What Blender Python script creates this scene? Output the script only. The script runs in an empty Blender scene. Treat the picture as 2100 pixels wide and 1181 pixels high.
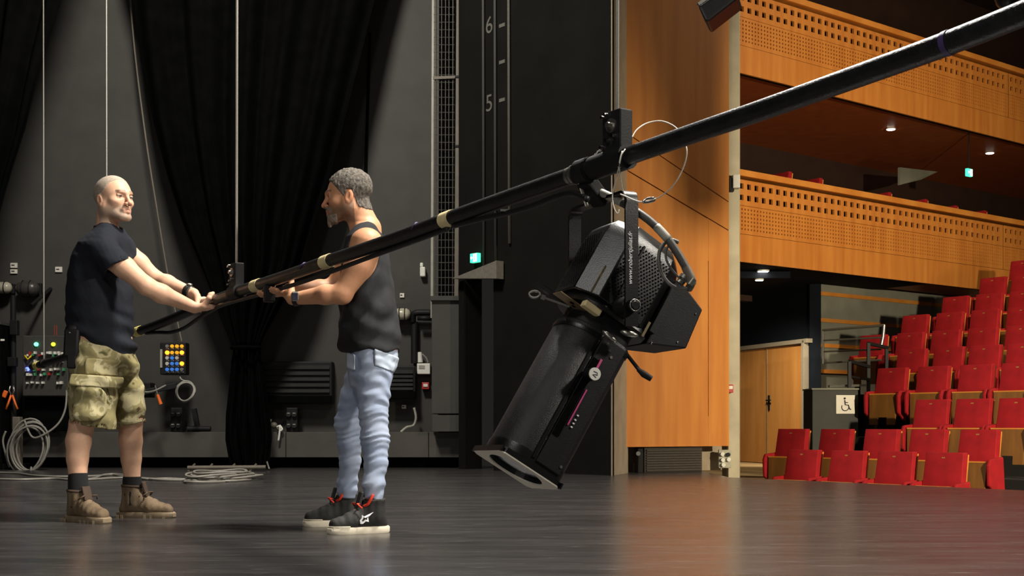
import bpy, bmesh, math, random
import numpy as np
from mathutils import Vector, Matrix, noise as mnoise

random.seed(7)
C = bpy.context.scene.collection
SC = bpy.context.scene
# ---------------------------------------------------------------- camera, world, lights, exposure
F, H = 2600.0, 0.48            # focal length in pixels of a 2100 px wide frame; lens height above the stage
HZ = 870.0                     # row of the horizon
cd = bpy.data.cameras.new('camera'); cam = bpy.data.objects.new('camera', cd); C.objects.link(cam)
cam.location = (0, 0, H); cam.rotation_euler = (math.pi/2, 0, 0)
cd.sensor_width = 36.0; cd.lens = F/2100*36.0; cd.shift_y = (HZ-590.5)/2100
cd.clip_start = 0.05; cd.clip_end = 200
SC.camera = cam
w = bpy.data.worlds.new('world'); SC.world = w; w.use_nodes = True
w.node_tree.nodes['Background'].inputs[0].default_value = (1.0, 0.93, 0.82, 1)
w.node_tree.nodes['Background'].inputs[1].default_value = 0.012
SC.view_settings.view_transform = 'Standard'; SC.view_settings.look = 'None'
SC.view_settings.gamma = 1.0; SC.view_settings.exposure = 0.30
SC.view_settings.use_curve_mapping = False

def lamp(name, kind, loc, target, energy, color, size=0.5, size_y=None, angle=None, blend=0.5):
    ld = bpy.data.lights.new(name, kind); o = bpy.data.objects.new(name, ld); C.objects.link(o)
    o.location = loc
    o.rotation_euler = (Vector(target)-Vector(loc)).to_track_quat('-Z', 'Y').to_euler()
    ld.energy = energy; ld.color = color
    if kind == 'AREA':
        ld.size = size
        if size_y: ld.shape = 'RECTANGLE'; ld.size_y = size_y
        else: ld.shape = 'DISK'
    else:
        ld.shadow_soft_size = size
    if angle: ld.spot_size = math.radians(angle); ld.spot_blend = blend
    return o
lamp('work_light_key', 'SPOT', (1.9, 5.5, 7.2), (-0.6, 6.0, 0.0), 3600, (1.0, 0.95, 0.86), 0.55, angle=100, blend=0.9)
lamp('work_light_side', 'SPOT', (5.6, 2.2, 4.2), (-1.4, 6.2, 0.8), 1500, (1.0, 0.93, 0.82), 0.35, angle=44, blend=0.9)
lamp('work_light_wash', 'AREA', (-2.6, 9.0, 6.6), (-2.6, 14.2, 1.4), 330, (1.0, 0.95, 0.86), 1.0)
lamp('work_light_back', 'SPOT', (0.2, 8.3, 6.9), (1.4, 2.6, 1.2), 1500, (1.0, 0.96, 0.90), 0.18, angle=46, blend=0.9)
lamp('front_fill', 'AREA', (-3.0, -2.6, 1.6), (0.6, 5.0, 0.9), 48, (1.0, 0.95, 0.88), 1.2)  # added fill from behind the camera, brightens the spotlight's front plate
lamp('house_light_front', 'SPOT', (6.8, 4.2, 2.4), (5.0, 17.0, 0.9), 4400, (1.0, 0.86, 0.60), 0.12, angle=70, blend=1.0)
lamp('house_light_ceiling', 'AREA', (9.5, 13.6, 8.6), (7.0, 17.0, 1.5), 260, (1.0, 0.80, 0.55), 1.6)
lamp('house_light_low', 'SPOT', (8.2, 9.5, 1.2), (5.8, 18.5, 5.0), 560, (1.0, 0.82, 0.56), 0.5, angle=64, blend=0.9)
lamp('work_light_front', 'AREA', (-1.6, 0.6, 5.2), (0.2, 3.9, 0.9), 52, (1.0, 0.96, 0.9), 0.8)
lamp('vestibule_light', 'SPOT', (3.85, 19.2, 2.62), (4.45, 22.2, 0.3), 430, (1.0, 0.87, 0.66), 0.08, angle=66, blend=0.9)

# ---------------------------------------------------------------- helpers
def P(px, py, d):
    return Vector(((px-1050.0)/F*d, d, H+(HZ-py)/F*d))
def lin(c):
    return tuple((x/255.0/12.92) if x/255.0 <= 0.04045 else ((x/255.0+0.055)/1.055)**2.4 for x in c[:3])
MATS = {}
def mat(name, c, rough=0.6, metal=0.0, var=0.15, scale=30.0, bump=0.0, bscale=None, stretch=(1,1,1), spec=0.5, emit=None, estr=0.0, c2=None, coat=0.0):
    """procedural material: noise-varied colour, fine bump"""
    if name in MATS: return MATS[name]
    m = bpy.data.materials.new(name); m.use_nodes = True; nt = m.node_tree; N = nt.nodes; L = nt.links
    b = N['Principled BSDF']
    b.inputs['Roughness'].default_value = rough; b.inputs['Metallic'].default_value = metal
    b.inputs['Specular IOR Level'].default_value = spec
    if coat: b.inputs['Coat Weight'].default_value = coat; b.inputs['Coat Roughness'].default_value = 0.15
    tc = N.new('ShaderNodeTexCoord'); mp = N.new('ShaderNodeMapping'); mp.inputs['Scale'].default_value = stretch
    L.new(tc.outputs['Object'], mp.inputs['Vector'])
    nz = N.new('ShaderNodeTexNoise'); nz.inputs['Scale'].default_value = scale; nz.inputs['Detail'].default_value = 4
    L.new(mp.outputs[0], nz.inputs['Vector'])
    rp = N.new('ShaderNodeValToRGB')
    lc = lin(c); lo = tuple(x*(1-var) for x in lc) if c2 is None else lin(c2); hi = tuple(min(1, x*(1+var)) for x in lc) if c2 is None else lc
    rp.color_ramp.elements[0].position = 0.3; rp.color_ramp.elements[1].position = 0.7
    rp.color_ramp.elements[0].color = (*lo, 1); rp.color_ramp.elements[1].color = (*hi, 1)
    L.new(nz.outputs['Fac'], rp.inputs[0]); L.new(rp.outputs[0], b.inputs['Base Color'])
    if bump:
        n2 = N.new('ShaderNodeTexNoise'); n2.inputs['Scale'].default_value = bscale or scale*4; n2.inputs['Detail'].default_value = 3
        L.new(mp.outputs[0], n2.inputs['Vector'])
        bp = N.new('ShaderNodeBump'); bp.inputs['Strength'].default_value = bump; bp.inputs['Distance'].default_value = 0.004
        L.new(n2.outputs['Fac'], bp.inputs['Height']); L.new(bp.outputs[0], b.inputs['Normal'])
    if emit:
        b.inputs['Emission Color'].default_value = (*lin(emit), 1); b.inputs['Emission Strength'].default_value = estr
    MATS[name] = m
    return m

class MB:
    def __init__(s): s.v = []; s.f = []
    def add(s, vs, fs):
        o = len(s.v); s.v += [tuple(v) for v in vs]; s.f += [tuple(i+o for i in f) for f in fs]; return s
    def box(s, c, size, R=None):
        c = Vector(c); h = [x/2 for x in size]
        vs = []
        for dx in (-1, 1):
            for dy in (-1, 1):
                for dz in (-1, 1):
                    p = Vector((dx*h[0], dy*h[1], dz*h[2]))
                    vs.append(c+(R @ p if R else p))
        return s.add(vs, [(0,1,3,2),(4,6,7,5),(0,4,5,1),(2,3,7,6),(0,2,6,4),(1,5,7,3)])
    def bar(s, p0, p1, wx, wz, up=Vector((0,0,1))):
        p0, p1 = Vector(p0), Vector(p1); d = (p1-p0); L = d.length; d.normalize()
        a = d.cross(up)
        if a.length < 1e-4: a = d.cross(Vector((1,0,0)))
        a.normalize(); b = a.cross(d)
        R = Matrix((d, a, b)).transposed()
        return s.box((p0+p1)/2, (L, wx, wz), R)
    def cyl(s, p0, p1, r0, r1=None, seg=16, caps=True):
        return s.tube([p0, p1], [r0, r0 if r1 is None else r1], seg, caps)
    def tube(s, pts, r, seg=8, caps=True, closed=False):
        pts = [Vector(p) for p in pts]; n = len(pts)
        rs = r if isinstance(r, (list, tuple)) else [r]*n
        T = []
        for i in range(n):
            a = pts[(i-1) % n] if (i > 0 or closed) else pts[i]
            b = pts[(i+1) % n] if (i < n-1 or closed) else pts[i]
            t = b-a
            if t.length < 1e-9: t = Vector((0,0,1))
            T.append(t.normalized())
        u = T[0].cross(Vector((0,0,1)))
        if u.length < 0.05: u = T[0].cross(Vector((0,1,0)))
        u.normalize(); vs = []; fs = []
        for i in range(n):
            if i:
                u = (u - T[i]*u.dot(T[i]))
                if u.length < 1e-6: u = T[i].orthogonal()
                u.normalize()
            v = T[i].cross(u)
            for k in range(seg):
                a = 2*math.pi*k/seg
                vs.append(pts[i]+(u*math.cos(a)+v*math.sin(a))*rs[i])
        m = n if closed else n-1
        for i in range(m):
            j = (i+1) % n
            for k in range(seg):
                k2 = (k+1) % seg
                fs.append((i*seg+k, i*seg+k2, j*seg+k2, j*seg+k))
        if caps and not closed:
            fs.append(tuple(reversed(range(seg)))); fs.append(tuple(range((n-1)*seg, n*seg)))
        return s.add(vs, fs)
    def ball(s, c, r, seg=14, rings=9, R=None):
        c = Vector(c); r = r if isinstance(r, (tuple, list)) else (r, r, r); vs = []; fs = []
        for i in range(1, rings):
            t = math.pi*i/rings
            for k in range(seg):
                a = 2*math.pi*k/seg
                p = Vector((r[0]*math.sin(t)*math.cos(a), r[1]*math.sin(t)*math.sin(a), r[2]*math.cos(t)))
                vs.append(c+(R @ p if R else p))
        for e in (1, -1):
            p = Vector((0, 0, e*r[2])); vs.append(c+(R @ p if R else p))
        n = (rings-1)*seg
        for i in range(rings-2):
            for k in range(seg):
                k2 = (k+1) % seg
                fs.append((i*seg+k, (i+1)*seg+k, (i+1)*seg+k2, i*seg+k2))
        for k in range(seg):
            k2 = (k+1) % seg
            fs.append((n, k, k2)); fs.append((n+1, (rings-2)*seg+k2, (rings-2)*seg+k))
        return s.add(vs, fs)
    def prism(s, poly, ext):
        poly = [Vector(p) for p in poly]; e = Vector(ext); n = len(poly)
        vs = poly+[p+e for p in poly]
        fs = [tuple(reversed(range(n))), tuple(range(n, 2*n))]
        for k in range(n):
            k2 = (k+1) % n
            fs.append((k, k2, n+k2, n+k))
        return s.add(vs, fs)

def root_of(o):
    while o.parent: o = o.parent
    return o
def obj(name, mb, material, parent=None, smooth=None, bevel=0.0, label=None, kind=None, attrs=None, rel=False):
    me = bpy.data.meshes.new(name)
    if isinstance(mb, MB): V, Fc = mb.v, mb.f
    else: V, Fc = mb
    if parent is not None and not rel:
        L = np.array(root_of(parent).location)
        V = np.asarray(V, dtype=np.float64).reshape(-1, 3)-L
    if isinstance(Fc, np.ndarray):
        nf = len(Fc); V = np.asarray(V)
        me.vertices.add(len(V)); me.vertices.foreach_set('co', V.astype(np.float32).ravel())
        me.loops.add(nf*4); me.loops.foreach_set('vertex_index', Fc.astype(np.int32).ravel())
        me.polygons.add(nf); me.polygons.foreach_set('loop_start', (np.arange(nf)*4).astype(np.int32))
        me.update(calc_edges=True); me.validate()
    else:
        me.from_pydata([tuple(v) for v in V], [], Fc); me.update()
        bm = bmesh.new(); bm.from_mesh(me); bmesh.ops.recalc_face_normals(bm, faces=bm.faces); bm.to_mesh(me); bm.free()
    me.materials.append(material)
    o = bpy.data.objects.new(name, me); C.objects.link(o)
    if parent is not None: o.parent = parent
    if smooth is True: me.polygons.foreach_set('use_smooth', [True]*len(me.polygons))
    elif smooth is not None:
        me.polygons.foreach_set('use_smooth', [True]*len(me.polygons))
        me.set_sharp_from_angle(angle=math.radians(smooth))
    if bevel:
        bv = o.modifiers.new('bevel', 'BEVEL'); bv.width = bevel; bv.segments = 2; bv.limit_method = 'ANGLE'; bv.angle_limit = math.radians(40)
    if label: o['label'] = label
    if kind: o['kind'] = kind
    if attrs is not None:
        ca = me.color_attributes.new('Col', 'FLOAT_COLOR', 'POINT')
        ca.data.foreach_set('color', attrs.astype(np.float32).ravel())
    return o
def thing(name, label, cat, loc=(0,0,0), group=None, rz=0.0):
    o = bpy.data.objects.new(name, None); C.objects.link(o); o.location = loc; o.rotation_euler = (0,0,rz)
    o.empty_display_size = 0.1
    o['label'] = label; o['category'] = cat
    if group: o['group'] = group
    return o
def tag(o, label, cat, group=None):
    o['label'] = label; o['category'] = cat
    if group: o['group'] = group
    return o
def struct(name, mb, m, parent=None, **k):
    o = obj(name, mb, m, parent, **k)
    if parent is None: o['kind'] = 'structure'
    return o
def sgroup(name, loc=(0,0,0)):
    o = bpy.data.objects.new(name, None); C.objects.link(o); o.location = loc; o['kind'] = 'structure'; o.empty_display_size = 0.1
    return o
def arc_pts(pts, n=8):
    """Catmull-Rom through points"""
    pts = [Vector(p) for p in pts]; out = []
    for i in range(len(pts)-1):
        p0 = pts[max(i-1, 0)]; p1 = pts[i]; p2 = pts[i+1]; p3 = pts[min(i+2, len(pts)-1)]
        for k in range(n):
            t = k/n
            out.append(0.5*((2*p1)+(p2-p0)*t+(2*p0-5*p1+4*p2-p3)*t*t+(3*p1-p0-3*p2+p3)*t**3))
    out.append(pts[-1]); return out
def text_mesh(body, size, bold=False, shear=0.0, ext=0.0005):
    cu = bpy.data.curves.new('lettering', 'FONT'); cu.body = body; cu.size = size; cu.extrude = ext; cu.shear = shear
    cu.align_x = 'CENTER'; cu.align_y = 'CENTER'
    if bold: cu.offset = size*0.012
    o = bpy.data.objects.new('lettering', cu); C.objects.link(o)
    dg = bpy.context.evaluated_depsgraph_get(); me = bpy.data.meshes.new_from_object(o.evaluated_get(dg))
    vs = [v.co.copy() for v in me.vertices]; fs = [tuple(p.vertices) for p in me.polygons]
    bpy.data.objects.remove(o); bpy.data.curves.remove(cu); bpy.data.meshes.remove(me)
    return vs, fs
def put_text(mb, body, size, origin, ux, uy, un, shear=0.0, bold=False):
    vs, fs = text_mesh(body, size, bold, shear)
    R = Matrix((ux, uy, un)).transposed()
    mb.add([Vector(origin)+R @ v for v in vs], fs)

# ---------------------------------------------------------------- materials
M_floor = None
def floor_material():
    m = bpy.data.materials.new('stage_floor'); m.use_nodes = True; nt = m.node_tree; N = nt.nodes; L = nt.links; b = N['Principled BSDF']
    tc = N.new('ShaderNodeTexCoord')
    mp = N.new('ShaderNodeMapping'); mp.inputs['Scale'].default_value = (0.5, 3.0, 1); L.new(tc.outputs['Object'], mp.inputs['Vector'])
    n1 = N.new('ShaderNodeTexNoise'); n1.inputs['Scale'].default_value = 2.2; n1.inputs['Detail'].default_value = 8; n1.inputs['Roughness'].default_value = 0.65; L.new(mp.outputs[0], n1.inputs['Vector'])
    r1 = N.new('ShaderNodeValToRGB'); r1.color_ramp.elements[0].position = 0.3; r1.color_ramp.elements[1].position = 0.75
    r1.color_ramp.elements[0].color = (*lin((42,40,41)), 1); r1.color_ramp.elements[1].color = (*lin((66,63,62)), 1)
    L.new(n1.outputs['Fac'], r1.inputs[0])
    # pale scuffs
    mp2 = N.new('ShaderNodeMapping'); mp2.inputs['Scale'].default_value = (1.1, 9.0, 1); mp2.inputs['Rotation'].default_value = (0,0,0.1); L.new(tc.outputs['Object'], mp2.inputs['Vector'])
    n2 = N.new('ShaderNodeTexNoise'); n2.inputs['Scale'].default_value = 4.0; n2.inputs['Detail'].default_value = 6; n2.inputs['Roughness'].default_value = 0.7; L.new(mp2.outputs[0], n2.inputs['Vector'])
    r2 = N.new('ShaderNodeValToRGB'); r2.color_ramp.elements[0].position = 0.585; r2.color_ramp.elements[1].position = 0.70
    r2.color_ramp.elements[0].color = (0,0,0,1); r2.color_ramp.elements[1].color = (0.55,0.55,0.55,1); L.new(n2.outputs['Fac'], r2.inputs[0])
    mx = N.new('ShaderNodeMixRGB'); mx.inputs[2].default_value = (*lin((128,124,120)), 1)
    L.new(r2.outputs[0], mx.inputs[0]); L.new(r1.outputs[0], mx.inputs[1]); L.new(mx.outputs[0], b.inputs['Base Color'])
    mr = N.new('ShaderNodeMapRange'); mr.inputs['To Min'].default_value = 0.19; mr.inputs['To Max'].default_value = 0.32
    L.new(n1.outputs['Fac'], mr.inputs['Value']); L.new(mr.outputs[0], b.inputs['Roughness'])
    b.inputs['Specular IOR Level'].default_value = 0.6
    bp = N.new('ShaderNodeBump'); bp.inputs['Strength'].default_value = 0.12; bp.inputs['Distance'].default_value = 0.01
    L.new(n1.outputs['Fac'], bp.inputs['Height']); L.new(bp.outputs[0], b.inputs['Normal'])
    return m
M_floor = floor_material()
M_wall = mat('black_wall', (60,58,54), 0.75, var=0.12, scale=3, bump=0.25, bscale=90)
M_wall2 = mat('dark_wall', (22,21,19), 0.9, var=0.15, spec=0.08, scale=2.5, bump=0.2, bscale=80)
M_plinth = mat('plinth_grey', (74,71,66), 0.7, var=0.1, scale=5, bump=0.2, bscale=80)
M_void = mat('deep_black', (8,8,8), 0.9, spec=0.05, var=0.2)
M_navy = mat('navy_wall', (20,24,31), 0.9, spec=0.1, var=0.1, scale=4)
M_black = mat('black_paint', (13,13,14), 0.34, var=0.2, scale=40, bump=0.12, bscale=300)
M_blackm = mat('black_matt', (20,20,21), 0.6, spec=0.3, var=0.2, scale=30, bump=0.15, bscale=200)
M_velvet = mat('black_velvet', (6,6,6), 0.95, var=0.3, scale=6, bump=0.3, bscale=200, spec=0.03)
M_wood = mat('beech_veneer', (208,136,62), 0.42, var=0.0, scale=1.4, stretch=(6,6,0.6), c2=(188,114,48), bump=0.05, bscale=60)
M_woodd = mat('beech_veneer_door', (206,146,78), 0.45, scale=1.2, stretch=(5,5,0.6), c2=(188,126,62))
M_woodseat = mat('seat_plywood', (132,88,36), 0.5, scale=2, stretch=(6,6,1), c2=(108,70,28), bump=0.3, bscale=60)
M_woodrim = mat('seat_plywood_edge', (214,142,62), 0.45, scale=3, c2=(196,120,46))
M_red = mat('red_velour', (150,18,26), 0.85, var=0.16, scale=9, bump=0.3, bscale=260, spec=0.3)
M_concrete = mat('grey_concrete', (160,146,126), 0.85, var=0.12, scale=6, bump=0.3, bscale=60)
M_pier = mat('lit_concrete', (190,180,156), 0.85, var=0.1, scale=6, bump=0.3, bscale=60)  # concrete made lighter for the stronger light falling on the pier
M_grey = mat('grey_wall_paint', (128,127,114), 0.85, var=0.1, scale=4, bump=0.2, bscale=80)
M_greyd = mat('dark_grey_panel', (62,62,58), 0.8, var=0.1, scale=5)
M_tan = mat('tan_lino', (196,170,124), 0.6, var=0.08, scale=4)
M_carpet = mat('dark_carpet', (24,22,22), 0.95, var=0.2, scale=40)
M_steel = mat('galvanised_steel', (170,168,160), 0.32, 0.9, var=0.1, scale=30)
M_chrome = mat('bright_steel', (210,208,204), 0.18, 1.0, var=0.05)
M_pipe = mat('scuffed_black_pipe', (26,26,27), 0.36, var=0.35, scale=24, stretch=(1,1,1), bump=0.35, bscale=160)
M_cream = mat('cream_tape', (226,208,158), 0.6, var=0.06)
M_purple = mat('purple_tape', (66,52,98), 0.5, var=0.1)
M_white = mat('white_plastic', (226,224,214), 0.45, var=0.04)
M_cable = mat('grey_cable', (128,124,116), 0.5, var=0.1)
M_wire = mat('steel_wire_rope', (226,222,210), 0.5, 0.0, var=0.15, scale=300)
M_rubber = mat('black_rubber', (20,20,21), 0.5, var=0.15)
M_orange = mat('orange_plastic', (238,110,40), 0.5, var=0.05)
M_redp = mat('red_plastic', (180,40,40), 0.45, var=0.08)
M_sign = mat('white_sign', (220,214,200), 0.6, var=0.03)
M_ink = mat('dark_ink', (40,38,60), 0.6, var=0.05)
M_conduit = mat('pale_conduit', (158,156,146), 0.5, var=0.08, scale=12)
M_conduit2 = mat('dusty_conduit', (104,96,84), 0.6, var=0.12, scale=12)
M_lensg = mat('lens_glass', (190,196,204), 0.06, var=0.02, spec=0.8, coat=1.0)
M_magenta = mat('magenta_mark', (196,70,130), 0.5, var=0.05)
M_text = mat('white_print', (240,240,240), 0.6, var=0.03)
M_dimtext = mat('faded_paint', (92,89,82), 0.8, var=0.1)
# ================================================================ THE SETTING
A_ = Vector((0.789, 0.614, 0)); B_ = Vector((-0.614, 0.789, 0)); UP = Vector((0, 0, 1))
R_hall = Matrix((A_, B_, UP)).transposed()
def hv(u, v, z=0.0): return A_*u+B_*v+UP*z
X_ = Vector((1,0,0)); Y_ = Vector((0,1,0))

# stage floor
e0 = hv(8.6, -9.0); e1 = hv(8.6, 7.85)
stage = [Vector((-9.5,-3,0)), Vector((4.4,-3,0)), e0, e1, Vector((1.95,13.0,0)), Vector((1.95,14.6,0)), Vector((-9.5,14.6,0))]
struct('floor', MB().prism([p-UP*0.9 for p in stage], UP*0.9), M_floor)
# stage wall behind the technicians, with plinth
WY = 14.3
struct('wall_back', MB().box((-4.9, WY+0.1, 4.6), (8.7, 0.2, 9.4)), M_wall)
pl = sgroup('trim_1', (0, 14, 0))
def wx(px, d): return (px-1050)/F*d
xs = [-9.0, wx(-300, 13.95), wx(290, 13.95), wx(586, 13.95), wx(879, 13.95), wx(942, 13.95)]
for a, b in zip(xs[:-1], xs[1:]):
    obj('plinth_board', MB().box(((a+b)/2, 14.125, 0.255), (b-a-0.006, 0.34, 0.278)), M_plinth, pl, bevel=0.004)
obj('toe_kick', MB().box(((xs[0]+xs[-1])/2, 14.2, 0.06), (xs[-1]-xs[0], 0.16, 0.118)), M_void, pl)
# proscenium side wall (runs towards the far side of the stage)
Wl = Vector((-0.56, 13.6, 0)); Wr = Vector((0.935, 11.85, 0))
wd = (Wr-Wl).normalized(); wn = Vector((wd.y, -wd.x, 0))          # towards the stage
Lw = (Wr-Wl).length
def wp(s, z, o=0.0): return Wl+wd*s+UP*z+wn*o
Rw = Matrix((wd, wn, UP)).transposed()
def wall_s(px):                                                    # distance along the wall seen at a column
    k = (px-1050)/F
    return (k*Wl.y-Wl.x)/(wd.x-k*wd.y)
s0, s1 = wall_s(951), wall_s(1012)
pw = sgroup('wall_proscenium', tuple(Wl))
def wbox(mb, sa, sb, za, zb, oa, ob): return mb.box(wp((sa+sb)/2, (za+zb)/2, (oa+ob)/2), (sb-sa, ob-oa, zb-za), Rw)
obj('wall_panel', wbox(MB(), -0.02, s0, 0, 9.3, -0.25, 0), M_wall2, pw)
obj('wall_panel', wbox(MB(), s0, s1, 2.05, 9.3, -0.25, 0), M_wall2, pw)
m = wbox(MB(), s1, Lw-0.012, 0, 9.3, -0.04, 0); obj('wall_panel', m, M_wall2, pw)
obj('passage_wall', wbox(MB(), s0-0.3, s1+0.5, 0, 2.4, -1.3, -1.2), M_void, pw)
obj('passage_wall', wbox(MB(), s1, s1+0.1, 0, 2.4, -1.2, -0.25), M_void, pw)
# return of the proscenium, wood lining, concrete pier
Pl = Vector((wx(1284, 12.45), 12.45, 0)); Pr = Vector((wx(1495, 13.05), 13.05, 0))
ret = [Wr-wd*0.012, Wr, Vector((wx(1288, 12.5), 12.5, 0)), Vector((wx(1288, 12.9), 12.9, 0)), Wr-wd*0.012+Vector((0.02, 0.9, 0))]
struct('wall_return', MB().prism(ret, UP*9.3), M_concrete)
struct('wall_pier_base', MB().prism([Vector((wx(1284,12.85),12.85,0)), Vector((wx(1497,13.4),13.4,0)), Vector((wx(1497,13.7),13.7,0)), Vector((wx(1284,13.2),13.2,0))], UP*9.2), M_concrete)
wpan = sgroup('wall_wood_lining', tuple(Pl))
pd = (Pr-Pl).normalized(); pn = Vector((pd.y, -pd.x, 0)); Lp = (Pr-Pl).length
def pp(s, z, o=0.0): return Pl+pd*s+UP*z+pn*o
zb0 = 0.257
def pz(px, py):
    k = (px-1050)/F; s = (k*Pl.y-Pl.x)/(pd.x-k*pd.y); q = Pl+pd*s
    return s, H+(HZ-py)/F*q.y
g1 = [pz(1284,348), pz(1495,473)]; g2 = [pz(1284,272), pz(1495,414.5)]
gap = 0.006
def lining(poly): obj('veneer_panel', MB().prism([pp(s, z) for s, z in poly], -pn*0.05), M_wood, wpan)
sl, _ = pz(1452.6, 600)
_, zt = pz(1453, 535); _, zbm = pz(1453, 853)
def lineat(g, s): return g[0][1]+(g[1][1]-g[0][1])*(s-g[0][0])/(g[1][0]-g[0][0])
sA, sB = 0.0, Lp
lining([(sA, zb0), (sl-gap/2, zb0), (sl-gap/2, lineat(g1, sl)-gap), (sA, lineat(g1, sA)-gap)])
lining([(sl+gap/2, zb0), (sB, zb0), (sB, lineat(g1, sB)-gap), (sl+gap/2, lineat(g1, sl)-gap)])
lining([(sA, lineat(g1, sA)+gap), (sB, lineat(g1, sB)+gap), (sB, lineat(g2, sB)-gap), (sA, lineat(g2, sA)-gap)])
lining([(sA, lineat(g2, sA)+gap), (sB, lineat(g2, sB)+gap), (sB, 9.2), (sA, 9.2)])
obj('filler_strip', MB().box(pp(sl, (zb0+zbm)/2, -0.003), (0.012, 0.002, zbm-zb0), Matrix((pd, pn, UP)).transposed()), M_wood, wpan)
obj('filler_strip', MB().box(pp(sl, (zt+lineat(g1, sl))/2, -0.003), (0.012, 0.002, lineat(g1, sl)-zt), Matrix((pd, pn, UP)).transposed()), M_wood, wpan)
obj('edge_batten', MB().box(pp(-0.012, 4.7, -0.02), (0.024, 0.07, 8.9), Matrix((pd, pn, UP)).transposed()), M_woodrim, wpan)
pier = [Vector((wx(1494,13.25),13.25,-0.9)), Vector((wx(1516,13.25),13.25,-0.9)), Vector((wx(1516,13.25)+0.08,13.65,-0.9)), Vector((wx(1494,13.25),13.65,-0.9))]
struct('wall_pier', MB().prism(pier, UP*10.1), M_pier)

# ---------------------------------------------------------------- auditorium shell
struct('floor_auditorium', MB().box(hv(17.5, 4.0, -0.85), (17.6, 26, 0.2), R_hall), M_carpet)
struct('floor_side_aisle', MB().prism([Vector((1.6,13.75,-0.21)), Vector((2.6,13.0,-0.21)), hv(9.4,8.9,-0.21), hv(11.4,10.4,-0.21), hv(19,11.6,-0.21), hv(19,16,-0.21), Vector((2.0,24,-0.21))], UP*-0.5), M_tan)
GO = Vector((3.233, 18.0, 0))                                      # foot of the gallery front behind the pier
gu = GO.dot(A_); gv = GO.dot(B_)
def gp(s, o, z): return hv(gu+s, gv+o, z)                          # o > 0 is behind the front
def grid_panel(sa, sb, za, zb, holes_s, holes_z, o0=0.0, th=0.035):
    """board with square holes cut through"""
    mb = MB(); ss = [sa]; zs = [za]; hs = []; hz = []
    for a, b in holes_s: hs.append(len(ss)-0); ss += [a, b]
    ss.append(sb)
    for a, b in holes_z: zs += [a, b]
    zs.append(zb)
    def vid(i, j, k): return (i*len(zs)+j)*2+k
    V = []
    for s in ss:
        for z in zs:
            V.append(gp(s, o0, z)); V.append(gp(s, o0+th, z))
    Fs = []
    def hole(i, j): return 0 <= i < len(ss)-1 and 0 <= j < len(zs)-1 and (i % 2 == 1) and (j % 2 == 1)
    for i in range(len(ss)-1):
        for j in range(len(zs)-1):
            if hole(i, j):
                Fs += [(vid(i,j,0), vid(i,j,1), vid(i+1,j,1), vid(i+1,j,0)), (vid(i,j+1,0), vid(i+1,j+1,0), vid(i+1,j+1,1), vid(i,j+1,1)),
                       (vid(i,j,0), vid(i,j+1,0), vid(i,j+1,1), vid(i,j,1)), (vid(i+1,j,0), vid(i+1,j,1), vid(i+1,j+1,1), vid(i+1,j+1,0))]
            else:
                Fs.append((vid(i,j,0), vid(i+1,j,0), vid(i+1,j+1,0), vid(i,j+1,0)))
    n, q = len(ss)-1, len(zs)-1
    for i in range(n):
        Fs.append((vid(i,0,0), vid(i,0,1), vid(i+1,0,1), vid(i+1,0,0))); Fs.append((vid(i,q,0), vid(i+1,q,0), vid(i+1,q,1), vid(i,q,1)))
    mb.add(V, Fs); return mb
M_soffit = mat('soffit_veneer', (176,92,42), 0.5, scale=1.5, stretch=(3,3,1), c2=(158,80,36))
M_brown = mat('dark_brown_wall', (58,36,26), 0.8, var=0.12, scale=3)
def gallery(name, zb, smin, smax, seam):
    g = sgroup(name, tuple(gp(smin, 0, zb)))
    secs = [(smin, seam-0.006), (seam+0.006, smax)]
    for a, b in secs:
        n = int((b-a)/0.157); off = ((b-a)-n*0.157)/2+0.0385
        hs = [(a+off+i*0.157, a+off+i*0.157+0.08) for i in range(n)]
        obj('perforated_panel', grid_panel(a, b, zb+0.803, zb+1.17, hs, [(zb+0.876, zb+0.954), (zb+1.038, zb+1.115)]), M_wood, g)
        n = int((b-a-0.04)/0.066); off = ((b-a)-n*0.066)/2+0.02
        hs = [(a+off+i*0.066, a+off+i*0.066+0.026) for i in range(n)]
        hz = [(zb+0.455+i*0.056, zb+0.455+i*0.056+0.026) for i in range(6)]
        obj('acoustic_panel', grid_panel(a, b, zb+0.398, zb+0.797, hs, hz), M_wood, g)
        obj('plain_panel', MB().box(gp((a+b)/2, 0.0175, zb+0.196), (b-a, 0.035, 0.392), R_hall), M_wood, g)
    obj('backing_board', MB().box(gp((smin+smax)/2, 0.09, zb+0.6), (smax-smin, 0.03, 1.19), R_hall), M_void, g)
    obj('rail_cap', MB().box(gp((smin+smax)/2, 0.03, zb+1.25), (smax-smin, 0.2, 0.09), R_hall), M_woodrim, g, bevel=0.006)
    obj('gallery_slab', MB().box(gp((smin+smax)/2, 1.65, zb+0.16), (smax-smin, 3.1, 0.2), R_hall), M_soffit, g)
    return g
gallery('wall_gallery_lower', 2.79, -1.2, 15.0, 6.78)
gallery('wall_gallery_upper', 5.47, -1.2, 15.0, 6.95)
struct('wall_gallery_back', MB().box(gp(7.5, 3.3, 6.2), (18, 0.2, 7.0), R_hall), M_brown)
struct('wall_side', MB().box(gp(9.9, 1.34, 0.97), (13.2, 0.2, 3.72), R_hall), M_grey)
for k, z in enumerate((2.65, 2.21, 1.79, 1.36)):
    struct('trim_%d' % (k+3), MB().box(gp(9.9, 1.225, z), (13.2, 0.03, 0.062), R_hall), M_woodrim)
Rp = Vector((4.93, 21.0, 0)); Lq = Vector((4.05, 23.7, 0))
dd = (Rp-Lq).normalized(); dn = Vector((dd.y, -dd.x, 0))
if dn.y > 0: dn = -dn
Rd = Matrix((dd, dn, UP)).transposed(); Ld = (Rp-Lq).length
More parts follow.
